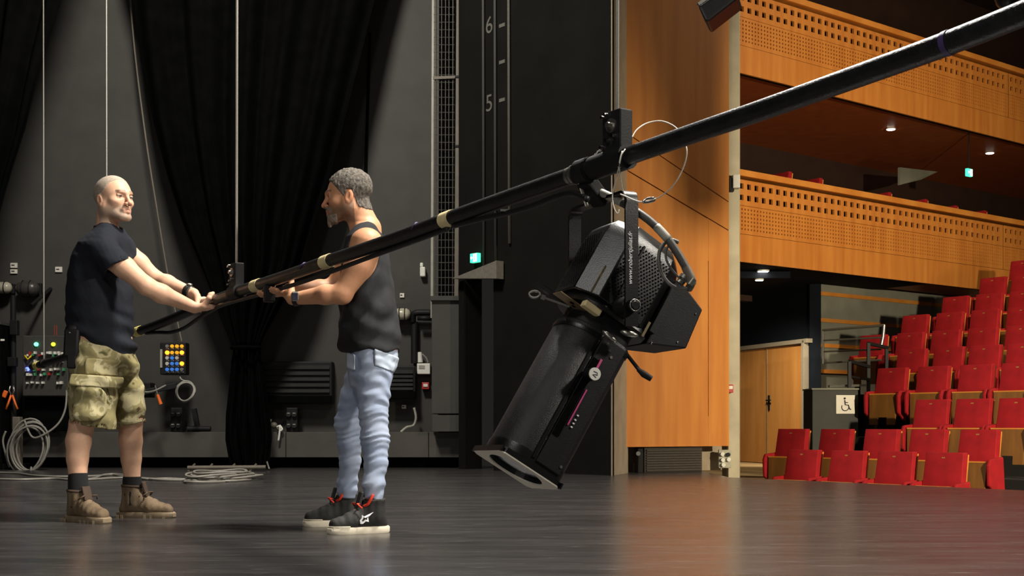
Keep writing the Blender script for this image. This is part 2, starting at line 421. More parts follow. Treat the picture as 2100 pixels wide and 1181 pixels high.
def dp(s, z, o=0.0): return Lq+dd*s+UP*z+dn*o
struct('wall_vestibule', MB().box(dp(Ld/2-1.2, 2.35, -0.08), (Ld+2.4, 0.1, 0.92), Rd), M_navy)
struct('wall_vestibule_side', MB().prism([Vector((4.93,21.0,-0.3)), Vector((5.10,20.93,-0.3)), Vector((5.2,21.3,-0.3)), Vector((4.93,21.3,-0.3))], UP*3.1), M_navy)
def door_s(px):
    k = (px-1050)/F
    return (k*Lq.y-Lq.x)/(dd.x-k*dd.y)
dr = sgroup('door_1', tuple(dp(Ld/2, -0.21)))
sm_, sr_ = door_s(1573.5), door_s(1651)
zt_ = 1.82
lf = obj('door_leaf', MB().box(dp((sm_+0.01+sr_)/2, (zt_-0.2)/2, -0.02), (sr_-sm_-0.02, 0.05, zt_+0.2), Rd), M_woodd, dr, bevel=0.004)
h = MB().box(dp(sm_+0.09, 0.86, 0.02), (0.045, 0.02, 0.26), Rd); h.box(dp(sm_+0.14, 0.90, 0.06), (0.15, 0.022, 0.025), Rd); h.cyl(dp(sm_+0.085, 0.90, 0.01), dp(sm_+0.085, 0.90, 0.07), 0.012)
obj('door_handle', h, M_blackm, lf)
obj('door_leaf', MB().box(dp((sm_-0.01-0.05)/2, (zt_-0.2)/2, -0.02), (sm_+0.04, 0.05, zt_+0.2), Rd), M_woodd, dr, bevel=0.004)
obj('meeting_strip', MB().box(dp(sm_, 0.85, 0.012), (0.03, 0.012, zt_+0.1), Rd), mat('brushed_edge', (150,130,96), 0.4, 0.4), dr)
fr = MB().box(dp(Ld/2-0.02, zt_+0.045, 0.02), (Ld+0.1, 0.12, 0.07), Rd); fr.box(dp(sr_+0.045, 0.83, 0.02), (0.08, 0.12, 2.1), Rd)
obj('door_frame', fr, mat('painted_frame', (150,140,122), 0.6, var=0.06), dr, bevel=0.004)
LS = Vector((6.8,4.2,2.4))
def shade(px, py): s, z = pz(px, py); return LS.lerp(pp(s, z), 0.3)
struct('trim_9', MB().prism([shade(1385,470), shade(1494,450), shade(1494,-500), shade(1250,-500), shade(1288,0)], Vector((0.05,-0.08,0))).bar(shade(1400,-500), Vector((5.3,6.75,9.5)), 0.05, 0.05), M_blackm)  # post out of view, added to cast the dark patch on the wood lining
struct('ceiling', MB().box((3, 12, 9.6), (30, 36, 0.2)), M_brown)
struct('wall_rear', MB().box(hv(27, 4, 4.3), (0.2, 30, 10.5), R_hall), M_brown)
struct('wall_left', MB().box((-9.4, 6, 4.6), (0.2, 19, 9.4)), M_wall2)

# risers under the seat rows
U0, PITCH = 10.8, 0.85
ROWPX = {1: 925, 2: 880, 3: 818, 4: 750, 5: 711, 6: 676, 7: 639, 8: 604, 9: 568, 10: 535}
XM = {1: 1790, 2: 1800, 3: 1960, 4: 1930, 5: 1950, 6: 1950, 7: 1960, 8: 2000, 9: 2040, 10: 2080}
def row_y(n, px):
    k = (px-1050)/F
    return (U0+PITCH*(n-1))/(A_.x*k+A_.y)
TOP = {n: H+(HZ-ROWPX[n])/F*row_y(n, XM[n]) for n in ROWPX}
SEAT_H = 0.86
vl = {1: 8.6, 2: 10.1, 3: 9.2, 4: 11.0, 5: 11.2, 6: 11.4, 7: 11.4, 8: 11.6, 9: 11.8, 10: 11.9}
for n in range(1, 11):
    zt = TOP[n]-SEAT_H; u = U0+PITCH*(n-1)
    struct('floor_riser_%d' % n, MB().box(hv(u+(PITCH*0.5 if n < 10 else 2.0)-0.28, vl[n]-4.2, (zt-0.9)/2-0.0), (PITCH if n < 10 else 4.0, 8.4, zt+0.9), R_hall), M_carpet)
# ================================================================ AUDITORIUM THINGS
def seat_meshes():
    """local: x along the row, -y towards the stage, z up; origin on the floor"""
    out = []
    # padded back: slightly tapered, leaning, puffed front
    nx, nz = 6, 6; V = []; Fs = []
    for side in (0, 1):
        for j in range(nz+1):
            t = j/nz
            for i in range(nx+1):
                s = i/nx*2-1
                wid = 0.205+0.012*(1-t)
                puff = 0.018*(1-s**4)*(1-(2*t-1)**4)
                y = 0.0+0.06*t+(0.045 if side else -0.035-puff)
                V.append((s*wid, y, 0.49+0.37*t))
    def q(sd, i, j): return sd*(nx+1)*(nz+1)+j*(nx+1)+i
    for j in range(nz):
        for i in range(nx):
            Fs.append((q(0,i,j), q(0,i+1,j), q(0,i+1,j+1), q(0,i,j+1))); Fs.append((q(1,i,j), q(1,i,j+1), q(1,i+1,j+1), q(1,i+1,j)))
    for i in range(nx):
        Fs.append((q(0,i,0), q(1,i,0), q(1,i+1,0), q(0,i+1,0))); Fs.append((q(0,i,nz), q(0,i+1,nz), q(1,i+1,nz), q(1,i,nz)))
    for j in range(nz):
        Fs.append((q(0,0,j), q(0,0,j+1), q(1,0,j+1), q(1,0,j))); Fs.append((q(0,nx,j), q(1,nx,j), q(1,nx,j+1), q(0,nx,j+1)))
    out.append(('backrest', MB().add(V, Fs), M_red, 30, 0.006))
    out.append(('back_shell', MB().prism([(-0.2,0.05,0.42), (0.2,0.05,0.42), (0.2,0.11,0.84), (-0.2,0.11,0.84)], (0,0.018,0)), M_woodrim, None, 0))
    # tipped-up seat pan: plywood underside with a notch, upholstered pad behind, pale rim on top
    prof = [(-0.20,0.53), (0.20,0.53), (0.185,0.155), (0.065,0.155), (0.065,0.245), (-0.065,0.245), (-0.065,0.155), (-0.185,0.155)]
    out.append(('seat_board', MB().prism([(x, -0.155-(0.53-z)*0.06, z) for x, z in prof], (0,0.022,0)), M_woodseat, None, 0.003))
    out.append(('seat_pad', MB().prism([(-0.2,-0.13,0.525), (0.2,-0.13,0.525), (0.19,-0.145,0.26), (-0.19,-0.145,0.26)], (0,0.085,0)), M_red, None, 0.012))
    out.append(('seat_edge', MB().box((0,-0.147,0.533), (0.40,0.026,0.016)), M_woodrim, None, 0.003))
    for sx in (-1, 1):
        x = sx*0.238
        pr = [(x-0.02,-0.19,0.30), (x-0.02,-0.2,0.50), (x-0.02,-0.17,0.565), (x-0.02,0.06,0.585), (x-0.02,0.09,0.25), (x-0.02,-0.06,0.2)]
        out.append(('arm_panel', MB().prism(pr, (0.04,0,0)), M_red, None, 0.012))
    f = MB().box((0.243,0.0,0.13), (0.035,0.09,0.26)); f.box((-0.243,0.0,0.13), (0.035,0.09,0.26)); f.box((0,0.0,0.36), (0.48,0.05,0.06)); f.box((0.243,-0.02,0.012), (0.07,0.24,0.024)); f.box((-0.243,-0.02,0.012), (0.07,0.24,0.024))
    out.append(('seat_stand', f, M_blackm, None, 0.003))
    out.append(('number_plate', MB().box((0,0.006,0.805), (0.034,0.006,0.022)), mat('brass_plate', (196,160,90), 0.35, 0.5), None, 0))
    return out
SM = seat_meshes(); proto = None
ORD = ['first', 'second', 'third', 'fourth', 'fifth', 'sixth', 'seventh', 'eighth', 'ninth', 'tenth']
seat_az = math.atan2(-0.614, 0.789) - math.pi/2  # placeholder, set below
# seat frame: local -y faces the stage (-A_), local x runs along the row
seat_rot = math.atan2(A_.y, A_.x)-math.pi/2
def make_seat(loc, label, group):
    global proto
    if proto is None:
        r = thing('theatre_seat', label, 'seat', loc, group, seat_rot)
        for nm, mb, mt, sm, bv in SM:
            obj(nm, mb, mt, r, smooth=sm, bevel=bv, rel=True)
        proto = r; return r
    r = proto.copy(); C.objects.link(r); r.location = loc; r['label'] = label; r['group'] = group
    for ch in proto.children:
        c = ch.copy(); C.objects.link(c); c.parent = r
    return r
ROWS = {1: [1643, 1735, 1833, 1934], 2: [1621, 1711, 1804, 1900, 2004], 3: [1908, 1993, 2083], 4: [1826, 1911, 1999, 2086],
        5: [1867, 1943, 2017, 2096], 6: [1788, 1864, 1937, 2012, 2092], 7: [1874, 1945, 2017, 2093], 8: [1957, 2026, 2096], 9: [2034, 2100], 10: [2096]}
vmin = {}
for n, xs_ in ROWS.items():
    for i, px in enumerate(xs_):
        y = row_y(n, px); k = (px-1050)/F
        loc = Vector((k*y, y, TOP[n]-SEAT_H))
        k0 = loc.dot(B_)
        vmin[n] = k0
        if n == 10: lb = 'red theatre seat highest in the block, alone at the right edge'
        else:
            where = 'in the %s row from the stage' % ORD[n-1]
            pos = 'leftmost' if i == 0 else ('rightmost in view' if i == len(xs_)-1 else '%s from left' % ORD[i])
            lb = 'red theatre seat, %s %s' % (pos, where)
        make_seat(loc, lb, 'red theatre seats in the stalls')
    # first visible seats are flush with the riser's left end
for i, (px, py) in enumerate([(1594,355), (1657,368), (1799,397), (1874,411), (1936,424), (1996,434)]):
    k = (px-1050)/F
    # stand the seat 0.62 m behind the gallery front
    s = (k*(GO.y+B_.y*0.62)-(GO.x+B_.x*0.62))/(A_.x-k*A_.y)
    q = gp(s, 0.62, 0); z = H+(HZ-py)/F*q.y
    make_seat((q.x, q.y, z-SEAT_H), 'red seat top showing over the lower gallery rail, %s from the left' % ORD[i], 'red seats in the lower gallery')
pl2 = gp(3.8, 0.62, 0)
struct('floor_gallery_step', MB().box(gp(3.5, 0.75, 3.05), (9.5, 0.9, 0.16), R_hall), M_carpet)

# downlights in the soffit of the upper gallery, lamps under the lower one
def downlight(px, py, zc, r, label, strength=22):
    d = F*(zc-H)/(HZ-py); q = P(px, py, d)
    t = thing('downlight', label, 'lamp', tuple(q), 'recessed ceiling downlights')
    obj('lamp_rim', MB().cyl(q-UP*0.012, q+UP*0.01, r*1.25, seg=20), M_white, t)
    obj('lamp_disc', MB().cyl(q-UP*0.018, q-UP*0.011, r, seg=20), mat('lit_lamp', (255,250,240), emit=(255,244,225), estr=strength), t)
downlight(1827, 264, 5.53, 0.065, 'round white downlight in the soffit left of the other one')
downlight(2030, 313, 5.53, 0.065, 'round white downlight in the soffit nearer the right edge')
downlight(1565, 555, 2.795, 0.075, 'bright lamp under the lower gallery, above the other lamp', 14)
downlight(1557, 573, 2.68, 0.055, 'smaller bright lamp under the lower gallery, below the other', 14)
struct('ceiling_vestibule', MB().box(gp(2.0, 1.65, 2.83), (5.5, 3.1, 0.05), R_hall), M_navy)
for (px, py, zc) in ((1557, 573, 2.68),):
    q = P(px, py, F*(zc-H)/(HZ-py))
    struct('ceiling_bulkhead', MB().box((q.x, q.y+0.35, zc+0.06), (0.9, 0.9, 0.1)), M_navy)
M_exit = mat('exit_green', (40,190,130), emit=(70,230,170), estr=1.6)
M_exitw = mat('exit_white', (230,255,240), emit=(225,255,240), estr=2.2)
def exit_sign(q, wdt, hgt, ux, un, label):
    t = thing('exit_sign', label, 'sign', tuple(q))
    R = Matrix((ux, -un, UP)).transposed()
    obj('sign_box', MB().box(q, (wdt, 0.05, hgt), R), M_exit, t, bevel=0.004)
    f = q+un*0.027
    g = MB(); s = hgt/0.16
    # white field right with a door, running figure and an arrow
    g.box(f+ux*wdt*0.22, (wdt*0.46, 0.004, hgt*0.86), R)
    g.box(f-ux*wdt*0.2+UP*hgt*0.02, (wdt*0.16, 0.004, hgt*0.12), R); g.prism([f-ux*wdt*0.42+UP*hgt*0.02-un*0.002, f-ux*wdt*0.28+UP*hgt*0.2-un*0.002, f-ux*wdt*0.28-UP*hgt*0.16-un*0.002], un*0.004)
    obj('pictogram', g, M_exitw, t)
    h = MB(); c = f+ux*wdt*0.2+un*0.003
    h.ball(c+UP*hgt*0.26, hgt*0.07, 8, 6); h.bar(c+UP*hgt*0.17, c-UP*hgt*0.05, 0.004, hgt*0.1)
    h.bar(c-UP*hgt*0.05, c-UP*hgt*0.3-ux*hgt*0.15, 0.004, hgt*0.07); h.bar(c-UP*hgt*0.05, c-UP*hgt*0.28+ux*hgt*0.14, 0.004, hgt*0.07); h.bar(c+UP*hgt*0.13, c+UP*hgt*0.05-ux*hgt*0.18, 0.004, hgt*0.05)
    obj('running_figure', h, M_exit, t)
q = P(1987, 354, 22.0)
exit_sign(q, 0.15, 0.13, A_, -B_, 'small green exit sign glowing at the back of the lower gallery')
obj_stem = MB().cyl(q+UP*0.06, Vector((q.x, q.y, 5.53)), 0.012, seg=8)
for o in [x for x in bpy.data.objects if x.name == 'exit_sign']: obj('sign_stem', obj_stem, M_blackm, o)
qq = gp(6.2, 3.15, 0)
s_a = [P(1846, 372, 22.6), P(1921, 379, 23.6)]
tag(obj('pale_patch', MB().prism([P(1846,343,22.6), P(1923,352,23.6), P(1890,368,23.2), P(1846,379,22.6)], -B_*-0.05), M_grey), 'pale grey patch at the back of the lower gallery', 'panel')  # plain pale grey quad at the back of the gallery
# accessible place: low grey box with a wheelchair sign
bx = P(1715, 870, 16.0); zt2 = H+(HZ-799)/F*16.0
bq = Vector((bx.x, bx.y, 0))
bo = thing('low_wall_box', 'dark grey low box wall beside the wheelchair place', 'barrier', (bq.x, bq.y, -0.75))
obj('box_body', MB().box((bq.x, bq.y+0.3, (zt2-0.75)/2), (0.58, 0.5, zt2+0.75)), M_greyd, bo, bevel=0.008)
obj('box_top', MB().box((bq.x, bq.y+0.3, zt2+0.01), (0.6, 0.52, 0.02)), M_grey, bo, bevel=0.004)
sg = P(1736, 829, 15.99); sg.y = bq.y+0.3-0.25-0.008
st = thing('wheelchair_sign', 'white wheelchair symbol sign on the dark grey box', 'sign', tuple(sg))
obj('sign_plate', MB().box(sg, (0.235, 0.008, 0.235)), M_sign, st)
g = MB(); c0 = sg-Y_*0.006
ring = [c0+Vector((0.045*math.cos(a)-0.004, 0, 0.045*math.sin(a)-0.035)) for a in [math.radians(150+i*18) for i in range(14)]]
g.tube(ring, 0.006, 6); g.ball(c0+Vector((-0.01,0,0.075)), 0.014, 8, 6); g.tube([c0+Vector((-0.01,0,0.055)), c0+Vector((-0.004,0,-0.005)), c0+Vector((0.035,0,-0.008)), c0+Vector((0.055,0,-0.065)), c0+Vector((0.07,0,-0.062))], 0.008, 6); g.tube([c0+Vector((-0.006,0,0.025)), c0+Vector((0.03,0,0.022))], 0.006, 6)
obj('wheelchair_symbol', g, M_ink, st)
# handrails
hr = thing('grey_handrail', 'grey tube handrail with a bright end post beside the side wall', 'railing', tuple(P(1750, 745, 17.4)))
M_rail = mat('grey_rail_paint', (84,82,74), 0.5, var=0.1)
hq = MB().tube([P(1688,746,17.7), P(1688,677,17.7), P(1812,667,17.0)], 0.02, 8); obj('top_rail', hq, M_rail, hr, smooth=50)
for y0, y1 in ((698,692), (721,716), (744,738)):
    obj('cross_rail', MB().tube([P(1688,y0,17.7), P(1808,y1,17.0)], 0.013, 8), M_rail, hr, smooth=50)
obj('end_post', MB().tube([P(1813,666,17.0), P(1811,690,17.0), P(1807,709,17.0)], 0.024, 10), M_steel, hr, smooth=50)
hr2 = thing('black_handrail', 'black square-tube handrail stepping up beside the first red seats', 'railing', tuple(P(1742, 872, 16.0)))
zf = -0.75
for px, y0, y1, d in ((1742,741,900,16.2), (1781,703,806,16.6), (1818,711,760,16.9)):
    a = P(px, y0, d); b = P(px, y1, d)
    obj('rail_post', MB().bar(a, b, 0.04, 0.04), M_blackm, hr2)
obj('top_rail', MB().bar(P(1742,741,16.2), P(1783,752,16.6), 0.04, 0.04), M_blackm, hr2)
obj('top_rail', MB().bar(P(1781,704,16.6), P(1820,713,16.9), 0.04, 0.04), M_blackm, hr2)
obj('mid_rail', MB().bar(P(1744,772,16.2), P(1783,779,16.6), 0.025, 0.025), M_blackm, hr2)
obj('mid_rail', MB().bar(P(1700,792,16.2), P(1775,790,16.4), 0.03, 0.03), M_rail, hr2)
# fittings on the concrete pier and below the wood lining
b = P(1509, 373, 13.2); t = thing('wall_sensor', 'small white box on the concrete pier by the lower gallery', 'sensor', tuple(b))
obj('sensor_case', MB().box(b, (0.075, 0.1, 0.14)), M_white, t, bevel=0.008); obj('sensor_bracket', MB().box(b+Vector((-0.045,0.02,-0.03)), (0.05,0.08,0.14)), M_blackm, t, bevel=0.004)
b = P(1497, 797, 13.2); t = thing('fire_call_point', 'small red and white call point on the concrete pier', 'alarm', tuple(b))
obj('call_case', MB().box(b, (0.062, 0.06, 0.085)), M_redp, t, bevel=0.006); obj('call_plate', MB().box(b+Vector((0.004,-0.033,0.012)), (0.04,0.008,0.034)), M_white, t, bevel=0.002)
b = P(1487, 941, 13.15); t = thing('socket_cluster', 'cluster of pale sockets at the foot of the concrete pier', 'socket', tuple(b))
obj('socket_plate', MB().box(b+Y_*0.03, (0.13,0.05,0.19)), mat('pale_plate', (170,166,150), 0.5), t, bevel=0.006)
for dx, dz, mm in ((-0.03,0.05,M_white), (0.03,0.045,M_blackm), (-0.025,-0.01,M_white), (0.035,-0.005,M_white), (-0.02,-0.06,M_white)):
    obj('socket', MB().cyl(b+Vector((dx,0.03,dz)), b+Vector((dx,-0.03,dz)), 0.021, seg=12), mm, t, smooth=50)
v0 = P(1323, 969, 12.6); v1 = P(1441, 969, 12.95); zt3 = zb0-0.02
vt = thing('floor_vent_box', 'black slatted heater box under the hanging wood lining', 'heater', (v0.x, v0.y, 0))
vd = (v1-v0); vd.z = 0; Lv = vd.length; vd.normalize(); vn = Vector((vd.y,-vd.x,0)); Rv = Matrix((vd, -vn, UP)).transposed()
def vp(s, z, o): return Vector((v0.x, v0.y, 0))+vd*s+UP*z+vn*o
obj('vent_case', MB().box(vp(Lv/2, 0.125, -0.10), (Lv, 0.18, 0.25), Rv), mat('dusty_black', (52,46,40), 0.7), vt, bevel=0.004)
for i in range(9):
    obj('slat', MB().box(vp(Lv/2, 0.02+i*0.025, 0.0), (Lv-0.03, 0.016, 0.012), Rv), mat('dusty_slat', (66,58,50), 0.6), vt)
pst = P(1313, 940, 12.6)
t = thing('black_support_leg', 'black support leg with a bright bolt under the wood lining', 'support', (pst.x, pst.y, 0))
obj('leg_post', MB().box((pst.x, pst.y, 0.12), (0.05, 0.05, 0.24)), M_blackm, t, bevel=0.004); obj('leg_bolt', MB().cyl(P(1309,930,12.56), P(1309,930,12.5), 0.022, seg=12), M_steel, t, smooth=40)
# house fixtures cut by the top of the frame
def barn_fixture(pts, d, label):
    q = P(sum(p[0] for p in pts)/len(pts), sum(p[1] for p in pts)/len(pts), d)
    t = thing('hanging_floodlight', label, 'lamp', tuple(q))
    obj('lamp_body', MB().prism([P(x, y, d) for x, y in pts], Vector((0.06,0.24,0.02))), M_black, t, bevel=0.012)
    a = P(pts[0][0], pts[0][1], d); b2 = P(pts[1][0], pts[1][1], d)
    obj('lamp_rim', MB().bar(a-Y_*0.01, b2-Y_*0.01, 0.02, 0.014), M_steel, t)
    obj('lamp_yoke', MB().box(q+UP*0.35, (0.05,0.03,0.6)), M_blackm, t)
barn_fixture([(1431,11), (1504,-40), (1516,-6), (1449,46)], 6.0, 'black floodlight hanging in at the top edge above the wood lining')
q = P(2064, -8, 7.0); t = thing('hanging_spot_head', 'dark round spotlight at the top right edge above the pipe', 'lamp', tuple(q))
obj('lamp_body', MB().ball(q, (0.06,0.08,0.075)), M_black, t, smooth=True); obj('lamp_yoke', MB().box(q+UP*0.25, (0.03,0.03,0.4)), M_blackm, t)
# ================================================================ STAGE THINGS
def curtain(name, rows, d, n, amp, label, seed, nr=70, ncol=200, parent=None):
    rnd = random.Random(seed); ph = [rnd.random()*6.28 for _ in range(6)]
    ys = [r[0] for r in rows]; Ls = [r[1] for r in rows]; Rs = [r[2] for r in rows]
    V = []; Fs = []
    for i in range(nr+1):
        t = i/nr; py = ys[0]+(ys[-1]-ys[0])*t
        a = float(np.interp(py, ys, Ls)); b = float(np.interp(py, ys, Rs))
        wm = (b-a)/F*d
        for j in range(ncol+1):
            s = j/ncol
            sw = s+0.012*math.sin(7*s+ph[0]+2*t)+0.006*math.sin(19*s+ph[1]-3*t)
            am = min(amp, 0.22*wm/ n * 3.0)
            y = am*(0.7*math.sin(2*math.pi*n*sw+ph[2]+0.6*math.sin(5*t+ph[3]))+0.3*math.sin(2*math.pi*n*2.3*sw+ph[4]+t*4))
            y += 0.12*wm*((2*s-1)**2-0.4)*0.5
            y += 0.02*math.sin(9*t+6*s+ph[5])
            p = P(a+(b-a)*s, py, d); V.append((p.x, d+y, p.z))
    for i in range(nr):
        for j in range(ncol):
            q = i*(ncol+1)+j; Fs.append((q, q+1, q+ncol+2, q+ncol+1))
    o = obj(name, (V, Fs), M_velvet, parent, smooth=True)
    sd = o.modifiers.new('thickness', 'SOLIDIFY'); sd.thickness = 0.006
    if label: tag(o, label, 'curtain')
    return o
sct = thing('stage_curtain', 'black velvet curtain gathered and tied between the two men', 'curtain', tuple(P(510, 958, 13.5)))
curtain('drape', [(-420,180,900),(-80,243,785),(0,266,763),(119,285,735),(237,308,706),(346,336,678),(451,370,644),(536,406,618),(600,432,590),(650,450,563),(690,468,541),(715,477,531)], 13.45, 5, 0.10, None, 3, parent=sct)
curtain('tail', [(712,478,531),(740,473,534),(800,466,545),(850,460,551),(900,461,557),(945,470,553),(957.5,476,549)], 13.5, 4, 0.06, None, 9, nr=40, ncol=110, parent=sct)
curtain('side_curtain', [(-420,-420,240),(-80,-320,148),(0,-290,121),(95,-260,95),(265,-240,57),(356,-225,28),(450,-215,0),(600,-200,-60)], 12.6, 5, 0.10,
        'black velvet curtain swept off at the left edge', 5, ncol=150)
k = P(504, 713, 13.42); obj('curtain_tie', MB().tube([k+Vector((0.15*math.cos(a), 0.10*math.sin(a), 0.0)) for a in [i*math.pi/12 for i in range(24)]], 0.02, 8, closed=True), M_velvet, sct, smooth=True)

# ---- batten
def bd(px): return F*0.053/(19.5+(px-330)*0.0194)
bp_px = [(66,752),(125,735),(205,706),(282,680),(330,663),(380,642),(430,620),(477,602),(525,586),(593,564),(671,536),(720,520),(820,486),(917,450),(1050,403),(1150,368),(1240,337),(1340,302),(1450,264),(1550,230),(1700,177),(1900,105),(2000,67),(2090,31),(2260,-38),(2420,-104),(2950,-325)]
BP = [P(x, y, bd(x)) for x, y in bp_px]
BR = 0.0265
def bpt(px):
    y = float(np.interp(px, [q[0] for q in bp_px], [q[1] for q in bp_px])); return P(px, y, bd(px))
def bdir(px): return (bpt(px+6)-bpt(px-6)).normalized()
bat = thing('lighting_batten', 'long black scuffed steel lighting pipe held by the two men, rising to the right', 'pipe', tuple(bpt(1240)))
obj('pipe', MB().tube(arc_pts(BP, 5), BR, 20), M_pipe, bat, smooth=50)
def ring(px, wdt, r, material, name):
    c = bpt(px); t = bdir(px); return obj(name, MB().cyl(c-t*wdt/2, c+t*wdt/2, r, seg=20), material, bat, smooth=40)
M_ytape = mat('yellow_tape', (222,206,120), 0.6, var=0.06)
for px, wd_, mm in ((77,0.10,M_ytape),(284,0.09,M_ytape),(527,0.075,M_cream),(671,0.07,M_cream),(914,0.028,M_cream),(923,0.032,M_cream)): ring(px, wd_, BR+0.0025, mm, 'tape_band')
for px in (1945, 1172): ring(px, 0.014, BR+0.0012, M_purple if px == 1945 else M_steel, 'tape_mark')
for px, tl in ((627,0.012),(857,0.014)):
    c = bpt(px); t = bdir(px); u = t.cross(UP).normalized(); v = u.cross(t)
    obj('tape_mark', MB().tube([c+(u*math.cos(a)+v*math.sin(a))*(BR+0.001)+t*0.012*math.sin(a*2) for a in [i*0.3 for i in range(8)]], 0.003, 6), M_purple, bat, smooth=True)
# feed cable strapped under the pipe
def under(px, o): return bpt(px)-UP*(BR+o)
obj('feed_cable', MB().tube(arc_pts([under(300,0.0), under(326,0.02), under(350,0.045), under(378,0.05), under(410,0.03), under(450,0.012), under(500,0.016), under(560,0.022), under(620,0.024), under(690,0.02), under(760,0.012), under(860,0.008), under(920,0.006)], 5), 0.010, 8), M_rubber, bat, smooth=True)
obj('feed_cable', MB().tube(arc_pts([under(930,0.004), under(985,0.012), under(1040,0.022), under(1090,0.026), under(1140,0.022), under(1175,0.028), under(1205,0.06)], 6), 0.010, 8), M_rubber, bat, smooth=True)
q = under(1035, 0.012); obj('cable_clip', MB().box(q-Y_*0.012, (0.028,0.006,0.007)), M_steel, bat)
# suspension brackets with bolts, and wire ropes
def bracket(px, half_up, big=True):
    c = bpt(px); t = bdir(px); th = Vector((t.x, t.y, 0)).normalized(); n1 = Vector((-th.y*-1, -th.x, 0))
    n1 = Vector((th.y, -th.x, 0)); 
    if n1.x > 0: n1 = -n1
    Rb = Matrix((th, -n1, UP)).transposed()
    b = obj('bracket', MB().box(c+UP*(BR+0.054), (0.084, 0.046, 0.118), Rb), M_blackm, bat, bevel=0.004)
    obj('saddle', MB().cyl(c-t*0.05, c+t*0.05, BR+0.010, seg=18), M_blackm, bat, smooth=40)
    mb = MB(); ball = lambda a, z, r: mb.cyl(c+th*a+UP*(BR+z)+n1*0.022, c+th*a+UP*(BR+z)+n1*0.036, r, r*0.8, seg=10)
    ball(-0.031, 0.098, 0.006); ball(-0.017, 0.103, 0.006); ball(-0.012, 0.028, 0.0075); ball(0.018, 0.036, 0.007); ball(-0.036, 0.012, 0.006)
    obj('bolt', mb, M_chrome, b, smooth=45)
    w2 = MB(); cc = c+th*0.004+UP*(BR+0.068)
    w2.cyl(cc+n1*0.023, cc+n1*0.029, 0.021, seg=18); w2.cyl(cc+n1*0.029, cc+n1*0.042, 0.011, 0.009, seg=8)
    obj('pulley_washer', w2, M_steel, b, smooth=45)
    return c+UP*(BR+0.11)
for px in (485, 1266):
    top = bracket(px, 1)
    obj('wire_rope', MB().tube([top, Vector((top.x+0.012, top.y, 7.5))], 0.0062 if px == 485 else 0.005, 7), M_wire, bat, smooth=True)
for px in (90, 219):
    top = bpt(px)+UP*BR; c = bpt(px); t = bdir(px)
    obj('saddle', MB().cyl(c-t*0.03, c+t*0.03, BR+0.006, seg=14), M_blackm, bat, smooth=40)
    obj('wire_rope', MB().tube([top, Vector((top.x-0.01, top.y, 7.5))], 0.0048, 7), M_wire, bat, smooth=True)
# small black cable clamp between the second man's hands
cgrip = bpt(552)-UP*(BR+0.03)
obj('cable_clamp', MB().box(cgrip, (0.05,0.06,0.075), Matrix.Rotation(0.3,3,'Z')), M_blackm, bat, bevel=0.006)

# ---- profile spotlight
Ax = Vector((-0.472,-0.23,-0.852)).normalized(); E1 = Vector((0.40,-0.916,0.026)); E1 = (E1-Ax*E1.dot(Ax)).normalized(); E2 = Ax.cross(E1)
if E2.x < 0: E2 = -E2
Cp = P(1234, 641, 3.85)
def L3(x, y, s): return Cp+E1*x+E2*y+Ax*s
RL = Matrix((E1, E2, Ax)).transposed()
spot = thing('profile_spotlight', 'large black profile stage spotlight hanging from the pipe, lens pointing down left', 'spotlight', tuple(Cp))
def rr_profile(hx, hy, rl, rr, n=8):
    """rounded rectangle in (x,y): corner radius rl on the -y side, rr on the +y side"""
    pts = []
    for (cx, cy, a0, r) in ((hx-rr, hy-rr, 0, rr), (-(hx-rr), hy-rr, 90, rr), (-(hx-rl), -(hy-rl), 180, rl), (hx-rl, -(hy-rl), 270, rl)):
        for i in range(n+1):
            a = math.radians(a0+90*i/n); pts.append((cx+r*math.cos(a), cy+r*math.sin(a)))
    return pts
def loft(prof_s):
    mb = MB(); n = len(prof_s[0][0]); V = []; Fs = []
    for pts, s in prof_s:
        for x, y in pts: V.append(L3(x, y, s))
    for i in range(len(prof_s)-1):
        for k in range(n):
            k2 = (k+1) % n; Fs.append((i*n+k, i*n+k2, (i+1)*n+k2, (i+1)*n+k))
    Fs.append(tuple(range(n))); Fs.append(tuple(range((len(prof_s)-1)*n, len(prof_s)*n)))
    return mb.add(V, Fs)
pb = rr_profile(0.106, 0.106, 0.095, 0.03)
def sc(p, k): return [(x*k, y*k) for x, y in p]
M_leather = mat('black_crackle_paint', (24,24,25), 0.42, var=0.2, scale=60, bump=0.35, bscale=420)
tube = obj('barrel', loft([(sc(pb,0.97),0.085),(pb,0.09),(pb,0.53),(sc(pb,1.0),0.535)]), M_leather, spot, smooth=35)
obj('barrel_band', loft([(sc(pb,1.02),0.098),(sc(pb,1.03),0.103),(sc(pb,1.02),0.112)]), M_black, tube, smooth=35)
obj('barrel_band', loft([(sc(pb,1.015),0.505),(sc(pb,1.02),0.51),(sc(pb,1.015),0.536)]), M_black, tube, smooth=35)
obj('seam_rail', MB().box(L3(0.108, -0.012, 0.31), (0.006, 0.010, 0.42), RL), M_black, tube)
obj('side_plate', MB().box(L3(0.109, 0.042, 0.31), (0.008, 0.085, 0.43), RL), M_blackm, tube, bevel=0.003)
obj('focus_slot', MB().box(L3(0.114, 0.012, 0.30), (0.004, 0.022, 0.26), RL), M_void, tube)
obj('focus_scale', MB().box(L3(0.1165, 0.026, 0.19), (0.002, 0.007, 0.055), RL).box(L3(0.1165, 0.030, 0.325), (0.002, 0.0042, 0.12), RL), M_magenta, tube)
mk = MB()
for s_ in (0.36, 0.372, 0.384, 0.345): mk.box(L3(0.1165, 0.044, s_), (0.002, 0.006, 0.004), RL)
obj('scale_marks', mk, M_text, tube)
kb = MB(); kc = L3(0.114, 0.012, 0.225); kb.cyl(kc, kc+E1*0.042, 0.0195, seg=24)
